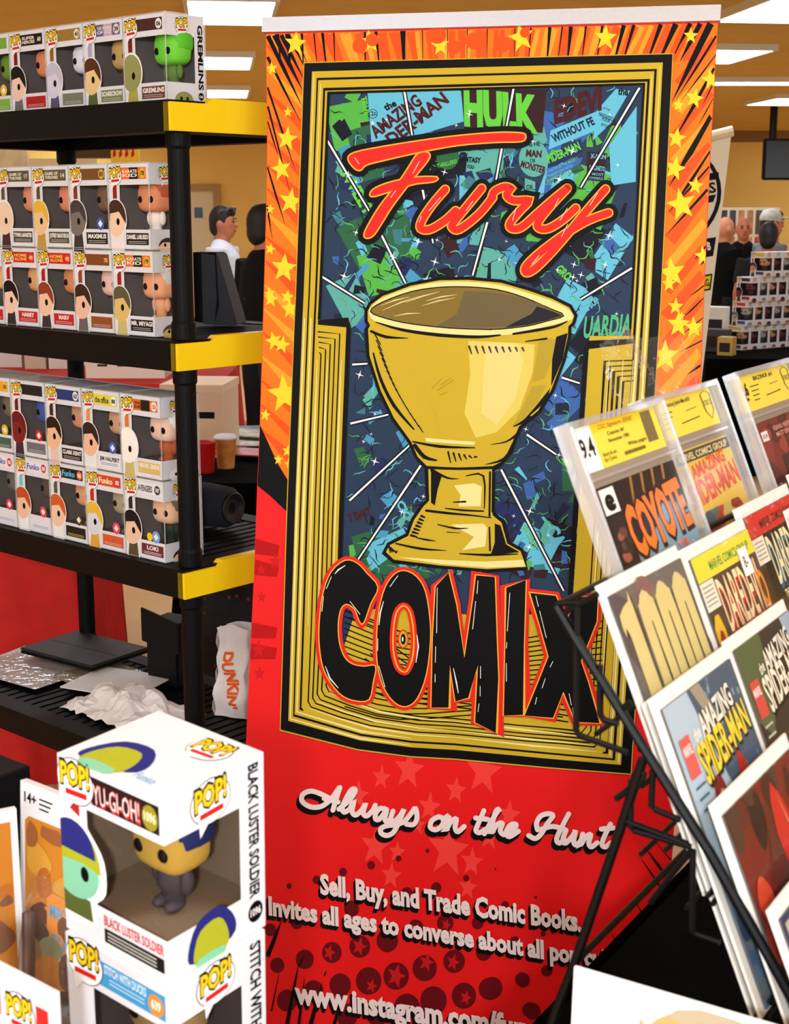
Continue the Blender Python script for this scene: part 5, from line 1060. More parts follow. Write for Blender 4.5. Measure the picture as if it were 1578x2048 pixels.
b.text('BLACK LUSTER SOLDIER', (D*.835, H*.965), (D*.835, H*.205), D*.105, K, 1, bold=.03, up=(1, 0)); b.circle(D*.89, H*.12, D*.078, K, 1, 20, H*.06); b.text('1096', (D*.835, H*.10), (D*.945, H*.10), H*.045, WH, 2, bold=.02); emblem(b, D*.42, H*.125, D*.42, 1); b.build('side_print', box1)
b = back_y(lambda x, y, h: (x, y, H+h)); emblem(b, W*.34, D*.24, W*.44, 1); pop_logo(b, W*.72, D*.76, W*.30, 1); b.text('Funko', (W*.62, D*.10), (W*.80, D*.10), D*.09, ink(120, 170, 215), 1, bold=.01, shear=.2); b.build('top_print', box1)
bp1 = bp0-bz_*(BHt+.001)+bx_*.003-by_*.004
box2 = figure_box(bp1, tuple(BE), dict(liner=(70, 56, 50), fig=((150, 120, 80), (90, 70, 60), (60, 60, 70)), fx=.55), 'white boxed figure with blue name band numbered 639, under the stack', 'boxed figures stacked on the front table', BW, BD, BHt, shield=False, film=True, style='own')
a = Art(lambda x, y, h: (max(x, .0004), -h, y), .0004); pop_logo(a, W*.19, H*.885, W*.34, 2)
a.rect(W*.34, H*.80, W*.975, H*.945, ink(66, 152, 206), 0); a.text('STITCH WITH DUCKS', (W*.39, H*.885), (W*.80, H*.885), H*.052, ink(214, 232, 244), 2, bold=.03)
for k in range(2): a.stroke([(W*.44, H*(.86-k*.022)), (W*.78, H*(.86-k*.022))], H*.007, ink(190, 220, 240), 2, cap=False)
a.circle(W*.89, H*.865, W*.075, ink(226, 140, 60), 2, 18, H*.062); a.text('639', (W*.845, H*.845), (W*.935, H*.845), H*.05, ink(250, 236, 220), 3, bold=.04); a.build('front_print', box2)
b = back_y(lambda x, y, h: (W+h, x, y)); pop_logo(b, D*.47, H*.87, D*.36, 0); b.text('STITCH WITH DUCKS', (D*.835, H*.965), (D*.835, H*.14), D*.115, K, 1, bold=.03, up=(1, 0)); b.build('side_print', box2)
# left table, riser, toy packs
lt_ = thing('vendor_table', 'front table with black cloth under the stacked toy boxes', 'table', (-.42, 1.12, 0), (0, 0, -.68))
MB().rbox(-.70, -.55, TZ-.03, .235, .34, TZ, .006, 2).build('table_top', M_black_cloth, lt_); MB().box(-.69, -.54, .02, .225, .33, TZ-.031).build('cloth_skirt', M_black_cloth, lt_)
rz = bp1.z-.004
rs = thing('display_riser', 'low black display riser under the stacked boxed figures', 'riser', (bp1.x, bp1.y, TZ), (0, 0, -.68))
MB().box(.004, .02, .001, W-.004, D-.004, rz-TZ-.010).build('riser_body', M_black, rs); MB().box(-.002, .012, rz-TZ-.010, W+.002, D+.002, rz-TZ-.003).build('riser_top', M_black, rs)
tx_ = Matrix.Rotation(-.68, 3, 'Z') @ Vector((1, 0, 0)); ty_ = Matrix.Rotation(-.68, 3, 'Z') @ Vector((0, 1, 0))
ctl = CAMP+ray(40, 1563)*1.47
card = thing('blister_toy', 'white-edged toy pack with golden art marked 14+ beside the stack', 'toy pack', (ctl.x-.021*ty_.x, ctl.y-.021*ty_.y, TZ), (-.06, 0, -.68))
ch = (ctl.z-TZ)+.002
MB().box(0, 0, 0, .235, .008, ch).build('card', M_white, card)
a = Art(lambda x, y, h: (x, -h, y), .0004)
a.poly([(.008, .01), (.008, ch-.040), (.014, ch-.034), (.225, ch-.034), (.225, .01)], ink(196, 126, 40), 1); blobs(a, 15, ((226, 176, 50), (176, 104, 40), (150, 90, 50), (206, 150, 60)), 40, .012, ch-.13, .222, ch-.038, .010, .024, 2); blobs(a, 16, ((110, 74, 50), (150, 120, 80), (96, 50, 44), (130, 140, 110), (70, 52, 46)), 70, .012, .02, .222, ch-.12, .008, .024, 2)
a.text('14+', (.007, ch-.020), (.026, ch-.020), .011, K, 2, bold=.02)
for k in range(3): a.stroke([(.031, ch-.012-k*.005), (.052-.003*k, ch-.012-k*.005)], .0016, K, 2, cap=False)
a.rect(.044, ch-.170, .090, ch-.105, ink(226, 140, 50), 5); a.text('MEGA', (.048, ch-.130), (.086, ch-.130), .014, ink(70, 160, 210), 6, bold=.03); a.text('GUN', (.050, ch-.162), (.084, ch-.162), .016, ink(70, 160, 210), 6, bold=.03); a.build('card_print', card)
MB().grid(lambda u, v: Vector((.02+.20*u, -.004-.05*(math.sin(math.pi*u)**.4)*(math.sin(math.pi*v)**.4), .012+(ch-.10)*v)), 12, 12).build('blister', M_crinkle, card, smooth=True)
tq = MB().tube([(.115, -.022, .17), (.112, -.024, .12), (.11, -.022, .09)], [.018, .024, .016], 12).sup((.118, -.022, .20), (.016, .015, .019)).tube([(.105, -.022, .09), (.088, -.024, .05), (.08, -.02, .015)], [.013, .010, .007]).tube([(.118, -.022, .09), (.135, -.024, .055), (.14, -.02, .015)], [.013, .010, .007]).tube([(.10, -.022, .165), (.068, -.026, .13), (.05, -.026, .165)], [.010, .008, .007]).tube([(.13, -.022, .165), (.168, -.026, .14), (.165, -.026, .10)], [.010, .008, .007]).box(.042, -.03, .10, .05, -.02, .24)
tq.build('toy', mat('toy_brown', (70, 50, 46), rough=.4, var=.4, scale=40), card, smooth=True)
c2 = CAMP+ray(40, 1612)*1.44
cr2 = thing('angled_toy_pack', 'golden toy pack turned the other way at the left picture edge', 'toy pack', (c2.x-.167*math.cos(.5), c2.y-.167*math.sin(.5)-.006, TZ), (0, 0, .5)); h2 = c2.z-TZ
MB().box(0, 0, 0, .165, .008, h2).build('card', M_white, cr2)
a = Art(lambda x, y, h: (x, -h, y), .0004); a.rect(.006, .01, .158, h2-.012, ink(190, 120, 44), 1); blobs(a, 17, ((226, 176, 50), (176, 104, 40), (120, 80, 56), (206, 150, 60), (96, 70, 60), (150, 60, 44)), 60, .01, .02, .156, h2-.02, .008, .024, 2); a.build('card_print', cr2)
MB().grid(lambda u, v: Vector((.015+.135*u, -.003-.035*(math.sin(math.pi*u)**.4)*(math.sin(math.pi*v)**.4), .012+(h2-.09)*v)), 12, 12).build('blister', M_crinkle, cr2, smooth=True)
bk = CAMP+ray(-22, 1512)*1.62
blk = thing('black_game_box', 'black box with a blue corner label behind the golden toy pack', 'box', (bk.x-.06, bk.y, TZ), (0, 0, -.68))
hh_ = bk.z-TZ
MB().rbox(0, 0, 0, .105, .05, hh_, .002, 1).build('carton', ink(16, 16, 18), blk)
a = Art(lambda x, y, h: (x, -h, y), .0004); a.rect(.075, hh_-.036, .104, hh_-.006, ink(50, 150, 215), 1); a.circle(.085, hh_-.018, .004, WH, 2); a.circle(.095, hh_-.018, .004, WH, 2); a.build('corner_label', blk)
ft = CAMP+ray(-10, 1938)*1.085
fbx = thing('toy_box', 'white toy box with red title at the bottom left corner', 'toy box', (ft.x-.05*tx_.x, ft.y-.05*tx_.y, TZ), (0, 0, -.68))
fh = ft.z-TZ
MB().box(0, 0, 0, .113, .010, fh).build('carton', M_white, fbx)
a = Art(lambda x, y, h: (x, -h, y), .0004); pop_logo(a, .078, fh-.026, .034, 2); a.rect(.098, fh-.045, .112, fh-.012, ink(214, 44, 40), 1); a.rect(.01, fh-.035, .055, fh-.014, ink(200, 90, 90), 1); a.rect(.01, .02, .103, fh-.058, ink(60, 44, 40), 1); a.build('front_print', fbx)
# ------------------------------------------------------------------ things on the shelving unit
def shelf_thing(name, label, cat, px, py, lev, rz=-TH, dz=.002, group=None):
    p = on_shelf(px, py, lev); p.z += dz; return thing(name, label, cat, p, (0, 0, rz), group)
t = shelf_thing('tablet_stand', 'dark grey tablet case standing like a tent on the second shelf', 'tablet case', 412, 652, 1, -.25)
M_case = mat('slate_case', (52, 55, 62), rough=.55, spec=.3); M_caseb = mat('black_case', (10, 10, 11), rough=.6, spec=.2)
def prism(P, y0, y1):
    n = len(P); tri = [tuple(q) for q in tessellate_polygon([[Vector((x, z, 0)) for x, z in P]])]
    return MB().add([(x, y0, z) for x, z in P]+[(x, y1, z) for x, z in P], tri+[tuple(i+n for i in q[::-1]) for q in tri]+[(i, (i+1) % n, (i+1) % n+n, i+n) for i in range(n)])
prism([(-.030, .006), (.026, 0), (.028, .142), (.022, .152), (-.030, .152)], .012, .060).build('back_cover', M_caseb, t)
prism([(-.008, .002), (.018, .0), (.024, .06), (.022, .146), (-.008, .150)], .004, .012).build('tablet', M_case, t)
prism([(.026, .150), (.030, .146), (.070, .004), (.058, .0), (.018, .0), (.030, .04)], .002, .058).build('kickstand', M_case, t)
t = shelf_thing('portable_speaker', 'dark blue cylindrical portable speaker lying on the third shelf', 'speaker', 446, 1062, 2, -TH+.12, .001)
M_mesh = mat('navy_mesh', (28, 38, 52), rough=.8, bump=.6, scale=900)
sp = MB().lathe([(.036, -.19), (.045, -.178), (.0475, -.13), (.0475, -.03), (.045, .018), (.036, .03)], (0, 0, 0), 28)
sp.xf(Matrix.Translation((-.02, .02, .048)) @ Matrix.Rotation(math.pi/2, 4, 'Y')).build('body', M_mesh, t, smooth=True)
sp = MB().lathe([(.034, .030), (.0355, .036), (.030, .037), (.028, .031), (.012, .030)], (0, 0, 0), 28); sp.xf(Matrix.Translation((-.02, .02, .048)) @ Matrix.Rotation(math.pi/2, 4, 'Y')).build('end_ring', mat('speaker_rubber', (20, 24, 28), rough=.5), t, smooth=True)
# fourth shelf
t = shelf_thing('tablet_folio', 'closed black tablet folio lying on papers on the fourth shelf', 'tablet case', 170, 1326, 3, -TH+.10, .026)
MB().rbox(-.13, -.095, 0, .13, .095, .007, .003, 2).build('folio', M_caseb, t); MB().rbox(-.13, -.095, .008, .13, .095, .015, .003, 2).build('cover', mat('folio_cover', (26, 24, 24), rough=.6), t); MB().box(-.123, -.004, .0150, .123, -.002, .0154).build('fold_line', K, t)
R = random.Random(4)
for i, (px, py, w, d, a_, col, lb) in enumerate(((70, 1330, .24, .20, .25, (214, 206, 200), 'sheet of white paper under the black folio'), (60, 1345, .26, .19, .10, (196, 190, 186), 'bagged pale comic at the left of the fourth shelf'), (215, 1368, .22, .17, -.1, (150, 140, 100), 'bagged olive comic lying in front of the folio'),
                                          (235, 1380, .20, .17, .3, (226, 220, 214), 'white backing board under the olive comic on the fourth shelf'))):
    t = shelf_thing('loose_sheet', lb, 'paper', px, py, 3, -TH+a_, .003+.005*i, 'papers on the fourth shelf')
    MB().box(-w/2, -d/2, 0, w/2, d/2, .003).build('sheet', mat('sheet_%d' % i, col, rough=.5, var=.25 if i in (1, 2) else .05, scale=14), t)
    if i in (1, 2): MB().box(-w/2-.004, -d/2-.004, .0032, w/2+.004, d/2+.004, .0036).build('sleeve', M_crinkle, t)
p = on_shelf(262, 1425, 3); M_poly = mat('white_poly_bag', (226, 220, 218), rough=.4, spec=.4, var=.06, scale=20)
def heap(u, v, w=.30, d=.17, h=.07):
    x = (u-.5)*w; y = (v-.5)*d; k = math.sin(math.pi*u)**.6*math.sin(math.pi*v)**.6
    return p+ux*x+uy*y+Vector((0, 0, .004+h*k*(.55+.45*math.sin(u*11+v*5)*math.cos(v*9-u*4))))
crumple('plastic_bag', 'crumpled white plastic bag on the front of the fourth shelf', 'plastic bag', heap, 22, 15, M_poly, None, 9, .0055)
t = shelf_thing('black_case', 'black zip case standing upright behind the plastic bag', 'case', 322, 1372, 3, -TH+.2, .001)
MB().rbox(-.045, 0, 0, .055, .09, .155, .008, 2).build('body', M_caseb, t); prism([(-.05, .105), (.057, .085), (.057, .16), (-.05, .185)], -.004, .002).build('flap', M_caseb, t)
t = shelf_thing('paper_bag', 'tall white paper bag with orange lettering on the fourth shelf', 'paper bag', 459, 1436, 3, -.40, .001)
M_pap = mat('white_paper', (228, 222, 220), rough=.75, var=.05, scale=25, bump=.5)
R = random.Random(2); b = MB()
def bagf(u, v):
    s = 4*u; i = int(min(s, 3.999)); f = s-i; c = [(-.036, 0), (.036, 0), (.036, .05), (-.036, .05), (-.036, 0)]
    x = c[i][0]+(c[i+1][0]-c[i][0])*f; y = c[i][1]+(c[i+1][1]-c[i][1])*f
    q = 1-.25*max(0, v-.6); w = .004*math.sin(v*17+u*9)+.003*math.sin(u*31-v*8)
    return Vector((x*q*1.05+w*.6+.012*v, .025+(y-.025)*(1-.5*max(0, v-.5))+w, .205*v+(.008*math.sin(u*13) if v > .9 else 0)))
b.grid(bagf, 24, 12); b.build('bag', M_pap, t, smooth=True)
a = Art(lambda x, y, h: bagf(min(max((x+.036)/.072/4, .002), .248), max(y, .01)/.205)+Vector((0, -.0012-h, 0)), .0004)
a.text("DUNKIN'", (-.020, .150), (.000, .022), .024, ink(236, 98, 30), 1, bold=.05, up=(1, .1)); a.build('lettering', t)
t = shelf_thing('tote_bag', 'dark floral tote bag behind the shelving unit', 'bag', 452, 1424, 3, -.4, 0)
t.location = on_y(446, 1290, 3.75); t.location.z = 0
MB().rbox(-.12, 0, 0, .14, .10, .82, .03, 3).build('body', mat('floral_black', (18, 14, 14), rough=.9, var=.9, scale=30), t, smooth=True)
R = random.Random(6); fl_ = MB()
for k in range(28): x, z = R.uniform(-.10, .12), R.uniform(.40, .80); fl_.box(x, -.002, z, x+.008, 0, z+.008)
o = fl_.build('flower_spots', mat('flower_red', (120, 40, 32), rough=.8), t); o['kind'] = 'stuff'
# ------------------------------------------------------------------ tables behind
def cloth_table(name, label, x0, y0, x1, y1, top_m, skirt_m, fold=.02):
    t = thing(name, label, 'table', ((x0+x1)/2, (y0+y1)/2, 0)); w, d = (x1-x0)/2, (y1-y0)/2
    MB().rbox(-w, -d, TZ-.03, w, d, TZ, .006, 2).build('table_top', top_m, t)
    per = [(-w, d), (-w, -d), (w, -d), (w, d)]; L = [0, 2*d, 2*d+2*w, 4*d+2*w]
    def f(u, v):
        s = u*L[3]; i = 0 if s <= L[1] else 1 if s <= L[2] else 2; q = (s-L[i])/(L[i+1]-L[i])
        x = per[i][0]+(per[i+1][0]-per[i][0])*q; y = per[i][1]+(per[i+1][1]-per[i][1])*q; k = (1-v)*(.03+fold*(1+math.sin(s*26))+fold*.6*math.sin(s*11+1))
        return Vector((x*(1+k/max(w, .3))+.001*(1 if x > 0 else -1), y*(1+k/max(d, .3))-.001, .004+(TZ-.006)*v))
    MB().grid(f, 150, 5).build('cloth_skirt', skirt_m, t, smooth=True); return t
cloth_table('red_table', 'table draped in red cloth behind the shelving unit', -3.0, 4.12, -.93, 4.75, M_red_cloth, M_red_cloth)
cloth_table('black_table', 'black-draped table with paper cups behind the shelving unit', -.74, 4.95, 1.0, 5.75, M_black_cloth, M_black_cloth)
cloth_table('far_red_table', 'far table with red cloth carrying white storage boxes', -3.8, 7.9, -.95, 8.9, M_red_cloth, M_red_cloth)
def cup(px, py, m1, label):
    p = on_z(px, py, TZ+.001); t = thing('paper_cup', label, 'cup', p)
    MB().lathe([(.030, 0), (.031, .004), (.040, .108), (.042, .112), (.040, .113), (.037, .108), (.029, .008)], (0, 0, 0), 22).build('cup_wall', m1, t, smooth=True)
    return t
c1 = cup(452, 936, mat('coffee_cup_print', (206, 132, 58), rough=.5, var=.25, scale=30), 'tan patterned paper coffee cup with white lid on the black table'); MB().lathe([(.043, .108), (.044, .116), (.038, .118), (.036, .124), (.0, .124)], (0, 0, 0), 22).build('lid', M_white, c1, smooth=True)
cup(411, 945, mat('red_cup', (190, 20, 20), rough=.4), 'red paper cup left of the coffee cup on the black table')
t = thing('comic_box', 'white cardboard storage box behind the red cup', 'box', on_z(408, 915, TZ+.001), (0, 0, -.1)); MB().box(-.16, 0, 0, .075, .30, .275).build('carton', mat('kraft_white', (226, 196, 160), rough=.7), t); MB().rbox(-.03, -.0015, .15, .045, .001, .175, .0008, 1).build('hand_hole', K, t); MB().box(-.164, -.004, .25, .079, .304, .278).build('lid', mat('kraft_lid', (232, 206, 172), rough=.7), t)
R = random.Random(12)
for i, (px, py, w, d, col, lb) in enumerate(((480, 872, .34, .26, (120, 126, 96), 'grey-green comic lying on the black table'), (500, 884, .30, .22, (214, 208, 196), 'white board lying on the black table'), (470, 862, .30, .24, (70, 74, 66), 'dark comic lying at the back of the black table'), (495, 905, .26, .16, (190, 44, 36), 'red leaflet lying on the black table'), (508, 868, .22, .18, (160, 150, 110), 'olive comic lying near the banner on the black table'))):
    p = on_z(px, py, TZ+.002+i*.006); t = thing('flat_comic', lb, 'comic book', p, (0, 0, R.uniform(-.4, .4)), 'comics lying on the black table')
    MB().box(-w/2, -d/2, 0, w/2, d/2, .005).build('book', mat('flat_%d' % i, col, rough=.4, var=.5, scale=18), t)
for i, (x0, x1, y, hh, col, lb) in enumerate(((-14, 44, 735, .30, (224, 216, 206), 'white storage box with black marks at the picture edge, on the far red table'), (50, 92, 738, .26, (206, 186, 160), 'cream storage box second on the far red table'), (98, 140, 738, .24, (228, 222, 214), 'white storage box with red lettering on the far red table'), (172, 330, 757, .19, (236, 222, 200), 'long cream storage box on the far red table'))):
    p0, p1 = on_z(x0, y, TZ), on_z(x1, y, TZ); t = thing('storage_box', lb, 'box', ((p0.x+p1.x)/2, p0.y, TZ+.001), 0, 'storage boxes on the far red table'); w = (p1.x-p0.x)/2
    MB().box(-w, 0, 0, w, .4, hh-.04).build('carton', mat('storage_%d' % i, col, rough=.7), t); MB().box(-w-.006, -.006, hh-.04, w+.006, .406, hh).build('lid', mat('storage_%d' % i, col), t)
    a = Art(lambda x, y, h: (x, -h, y), .001)
    for k in range(3): a.rect(-w*.7+k*w*.5, hh*.35, -w*.7+k*w*.5+w*.25, hh*.42, ink(40, 36, 36) if i != 2 else ink(190, 60, 50), 1)
    a.build('marks', t)
def panel(name, label, cat, x0, y0, x1, y1, Y, m, th=.03, group=None, extra=None, z0=None, z1=None):
    a_, b_ = on_y(x0, y1, Y), on_y(x1, y0, Y); a_.z = a_.z if z0 is None else z0; b_.z = b_.z if z1 is None else z1; t = thing(name, label, cat, ((a_.x+b_.x)/2, Y, a_.z), 0, group); w = (b_.x-a_.x)/2; h = b_.z-a_.z
    MB().box(-w, 0, 0, w, th, h).build('board', m, t)
    if extra:
        ar = Art(lambda x, y, q: (-w+x*2*w, -q, y*h), .002); extra(ar); ar.build('print', t)
    return t
panel('print_rack', 'tall rack with pale printed sheets behind the second shelf, far left', 'rack', -40, 296, 54, 480, 9.5, mat('pale_print', (220, 200, 150), rough=.6, var=.25, scale=6), z0=0)
panel('yellow_sign', 'yellow sign with red lettering seen above the boxed figures', 'sign', 226, 268, 276, 420, 13.0, mat('yellow_sign', (250, 205, 20), rough=.5), z0=0, extra=lambda a: [a.stroke([(x, .925), (x+.10, .935), (x+.02, .945), (x+.12, .955)], .02, REDI, 1) for x in (.08, .30, .52, .74)])
panel('partition_board', 'pale partition board standing far behind the second shelf', 'partition', 40, 317, 192, 336, 16.0, mat('shelf_board', (230, 210, 170), rough=.6), .05, z0=0)
panel('dark_duct', 'dark box hanging near the ceiling above the yellow sign', 'box', 120, 268, 218, 315, 20.0, mat('duct_dark', (80, 58, 40), rough=.7), .4, z1=CEIL-.001)
# door in the far wall
p0, p1 = on_y(386, 423, FAR), on_y(440, 368, FAR)
dr = MB(); dx0, dx1, dzt = p0.x-.55, p1.x, p1.z
for q in ((dx0-.0, 0, dx0+.12, dzt), (dx1-.12, 0, dx1, dzt), (dx0+.12, dzt-.12, dx1-.12, dzt)): dr.box(q[0], FAR-.06, q[1], q[2], FAR-.001, q[3])
d1 = struct(dr.build('door_1', mat('door_frame', (176, 140, 84), rough=.6)))
MB().box(dx0+.12, FAR-.03, .01, dx1-.12, FAR-.002, dzt-.12).build('door_leaf', mat('door_leaf', (222, 204, 160), rough=.5), d1)
q0, q1 = on_y(389, 436, FAR-.035), on_y(405, 415, FAR-.035); MB().box(q0.x, FAR-.036, q0.z, q1.x, FAR-.031, q1.z).build('notice', mat('door_notice', (60, 110, 150), rough=.5, var=.3, scale=9), d1)
# ------------------------------------------------------------------ right background
Yb = 5.9
wb = thing('white_banner_stand', 'white roll-up banner with black ring emblem right of the main banner', 'banner', (on_y(1330, 600, Yb).x, Yb, 0))
def wpx(x, y, h=0): p = on_y(x, y, Yb); return Vector((p.x, p.y-h, p.z))-wb.location
top_l, top_r = (1180, 333), (1463, 262); bz = lambda x: x
Pq = [(1463, 266), (1408, 720), (1375, 1000), (1340, 1290), (1060, 1250), (1180, 336)]
V = [wpx(x, y) for x, y in Pq]+[wpx(x, y, -.004) for x, y in Pq]
link_mesh('fabric', V, [(0,5,4,3,2,1), (6,7,8,9,10,11)]+[(i, (i+1) % 6, (i+1) % 6+6, i+6) for i in range(6)], mat('white_vinyl', (232, 222, 196), rough=.5), None, wb)
r0, r1 = wpx(1465, 262), wpx(1178, 334); MB().tube([r0, r1], .022, 10).build('top_rail', mat('rail_cream', (220, 206, 170), rough=.4), wb)
a = Art(wpx, .002); a.updir = -1
a.stroke([(1358+66*math.cos(q*.2094)*1.22, 395+90*math.sin(q*.2094)*1.0-.18*66*math.cos(q*.2094)) for q in range(30)], 8, K, 1, closed=True)
a.poly([(1300, 365), (1437, 344), (1438, 358), (1300, 379)], K, 1); a.text('BOOKS', (1330, 400), (1433, 384), 21, K, 1, bold=.03); a.poly([(1300, 408), (1432, 389), (1426, 404), (1300, 424)], K, 1)
a.poly([(1330, 490), (1432, 474), (1426, 512), (1330, 528)], K, 1); a.text('B', (1415, 500), (1422, 499), 16, WH, 2, bold=.04)
a.poly([(1330, 562), (1425, 547), (1421, 580), (1330, 596)], K, 1); a.poly([(1333, 565), (1422, 551), (1418, 577), (1333, 592)], ink(226, 206, 40), 2); a.text('NG', (1404, 574), (1419, 571), 14, K, 3, bold=.03); a.build('emblem_print', wb)
MB().rbox(-.43, -.1, 0, .43, .12, .08, .02, 2).build('base_cassette', mat('cassette_grey'), wb)
ts = thing('hanging_screen', 'black screen hung from the ceiling at the upper right', 'screen', (on_y(1572, 318, 20).x, 20, on_y(1572, 360, 20).z))
w_ = on_y(1572, 318, 20).x-on_y(1527, 318, 20).x; h_ = on_y(1572, 277, 20).z-on_y(1572, 360, 20).z
MB().rbox(-w_, 0, 0, w_, .08, h_, .015, 2).build('housing', ink(10, 10, 11), ts); MB().box(-w_+.03, -.006, .03, w_-.03, -.001, h_-.03).build('display', mat('screen_glass', (16, 16, 18), rough=.15, spec=.5, var=.8, scale=3), ts); MB().tube([(-.18, .05, h_), (-.18, .05, CEIL-ts.location.z)], .05, 10).build('mount_pole', ink(24, 22, 20), ts)
cloth_table('vendor_display_table', 'black-draped table with boxed figures in the right background', 2.0, 9.3, 5.4, 10.3, M_black_cloth, M_black_cloth)
fsp = [dict(head=(220, 190, 60), nband=(60, 60, 60), fig=((200, 150, 110), BRN, (70, 60, 60)), liner=(70, 66, 66)), dict(head=(60, 60, 66), nband=(150, 40, 40), fig=((110, 60, 60), BLK, (90, 40, 40)), liner=(70, 66, 66)), dict(head=(200, 60, 50), nband=(60, 80, 120), fig=((180, 170, 160), (120, 110, 100), (60, 66, 80)), liner=(80, 76, 76))]
def copy_tree(o, parent=None):
    c = o.copy(); COL.objects.link(c); c.parent = parent
    for ch in o.children: copy_tree(ch, c)
    return c
bth = .95; bux = Vector((math.cos(bth), -math.sin(bth), 0)); buy = Vector((math.sin(bth), math.cos(bth), 0))
protos = [figure_box((0, 0, -5), (0, 0, -bth), s_, 'x', 'boxed figures on the right background table', name='stacked_figure_box', shield=False) for s_ in fsp]
used = [False]*3
nr = on_z(1470, 700, TZ)
rown = ['bottom', 'second', 'third', 'top']
for rw in range(4):
    start = (0, 0, 0, 1)[rw]; n_ = (6, 6, 6, 5)[rw]
    for k in range(n_):
        i = (rw*2+k) % 3
        o = protos[i] if not used[i] else copy_tree(protos[i]); used[i] = True
        q = nr+buy*(.0965*(k+start)+.01*rw)+bux*(.02*rw+.05)-bux*.12; o.location = (q.x, q.y, TZ+.002+.1635*rw)
        o['label'] = 'boxed figure in the %s layer of the right background stack, %s from its near end' % (rown[rw], ('first', 'second', 'third', 'fourth', 'fifth', 'sixth')[k])
for i, (px, py, w, hh, col, lb) in enumerate(((1430, 704, .16, .15, (60, 56, 58), 'dark boxed toy low on the right background table'), (1441, 702, .15, .28, (230, 222, 206), 'white carton behind the dark boxed toy'), (1447, 711, .10, .12, (196, 160, 70), 'small yellow carton left of the stacked boxes'))):
    p = on_z(px, py, TZ+.002); p.y += (0, .22, -.02)[i]; t = thing('carton', lb, 'box', p, (0, 0, -.5), 'cartons on the right background table'); MB().rbox(-w/2, 0, 0, w/2, .10, hh, .003, 1).build('box_body', mat('carton_%d' % i, col, rough=.5, var=.15, scale=12), t); MB().box(-w*.35, -.002, hh*.2, w*.35, -.0005, hh*.7).build('box_window', ink(50, 44, 44), t)
# display wall of pinned covers behind the people
dw = thing('cover_display', 'pale display wall pinned with colourful comic covers', 'display board', (on_y(1500, 440, 17).x, 17, 0))
x0, x1, zt_ = on_y(1440, 415, 17).x-dw.location.x, on_y(1562, 415, 17).x-dw.location.x, on_y(1500, 415, 17).z
MB().box(x0, .02, 0, x1, .06, zt_).build('backboard', mat('display_back', (226, 214, 186), rough=.7), dw)
R = random.Random(20)
for r_ in range(4):
    for k in range(7):
        xx = x0+.02+k*(x1-x0)/7; c = R.choice(((150, 110, 60), (90, 70, 60), (170, 60, 50), (200, 170, 70), (110, 120, 120), (60, 56, 60), (190, 130, 90))); MB().box(xx, .012, zt_-.30-.30*r_, xx+(x1-x0)/7-.03, .019, zt_-.03-.30*r_).build('pinned_cover', mat('pinned_%d_%d' % (r_, k), c, rough=.5, var=.5, scale=9), dw)
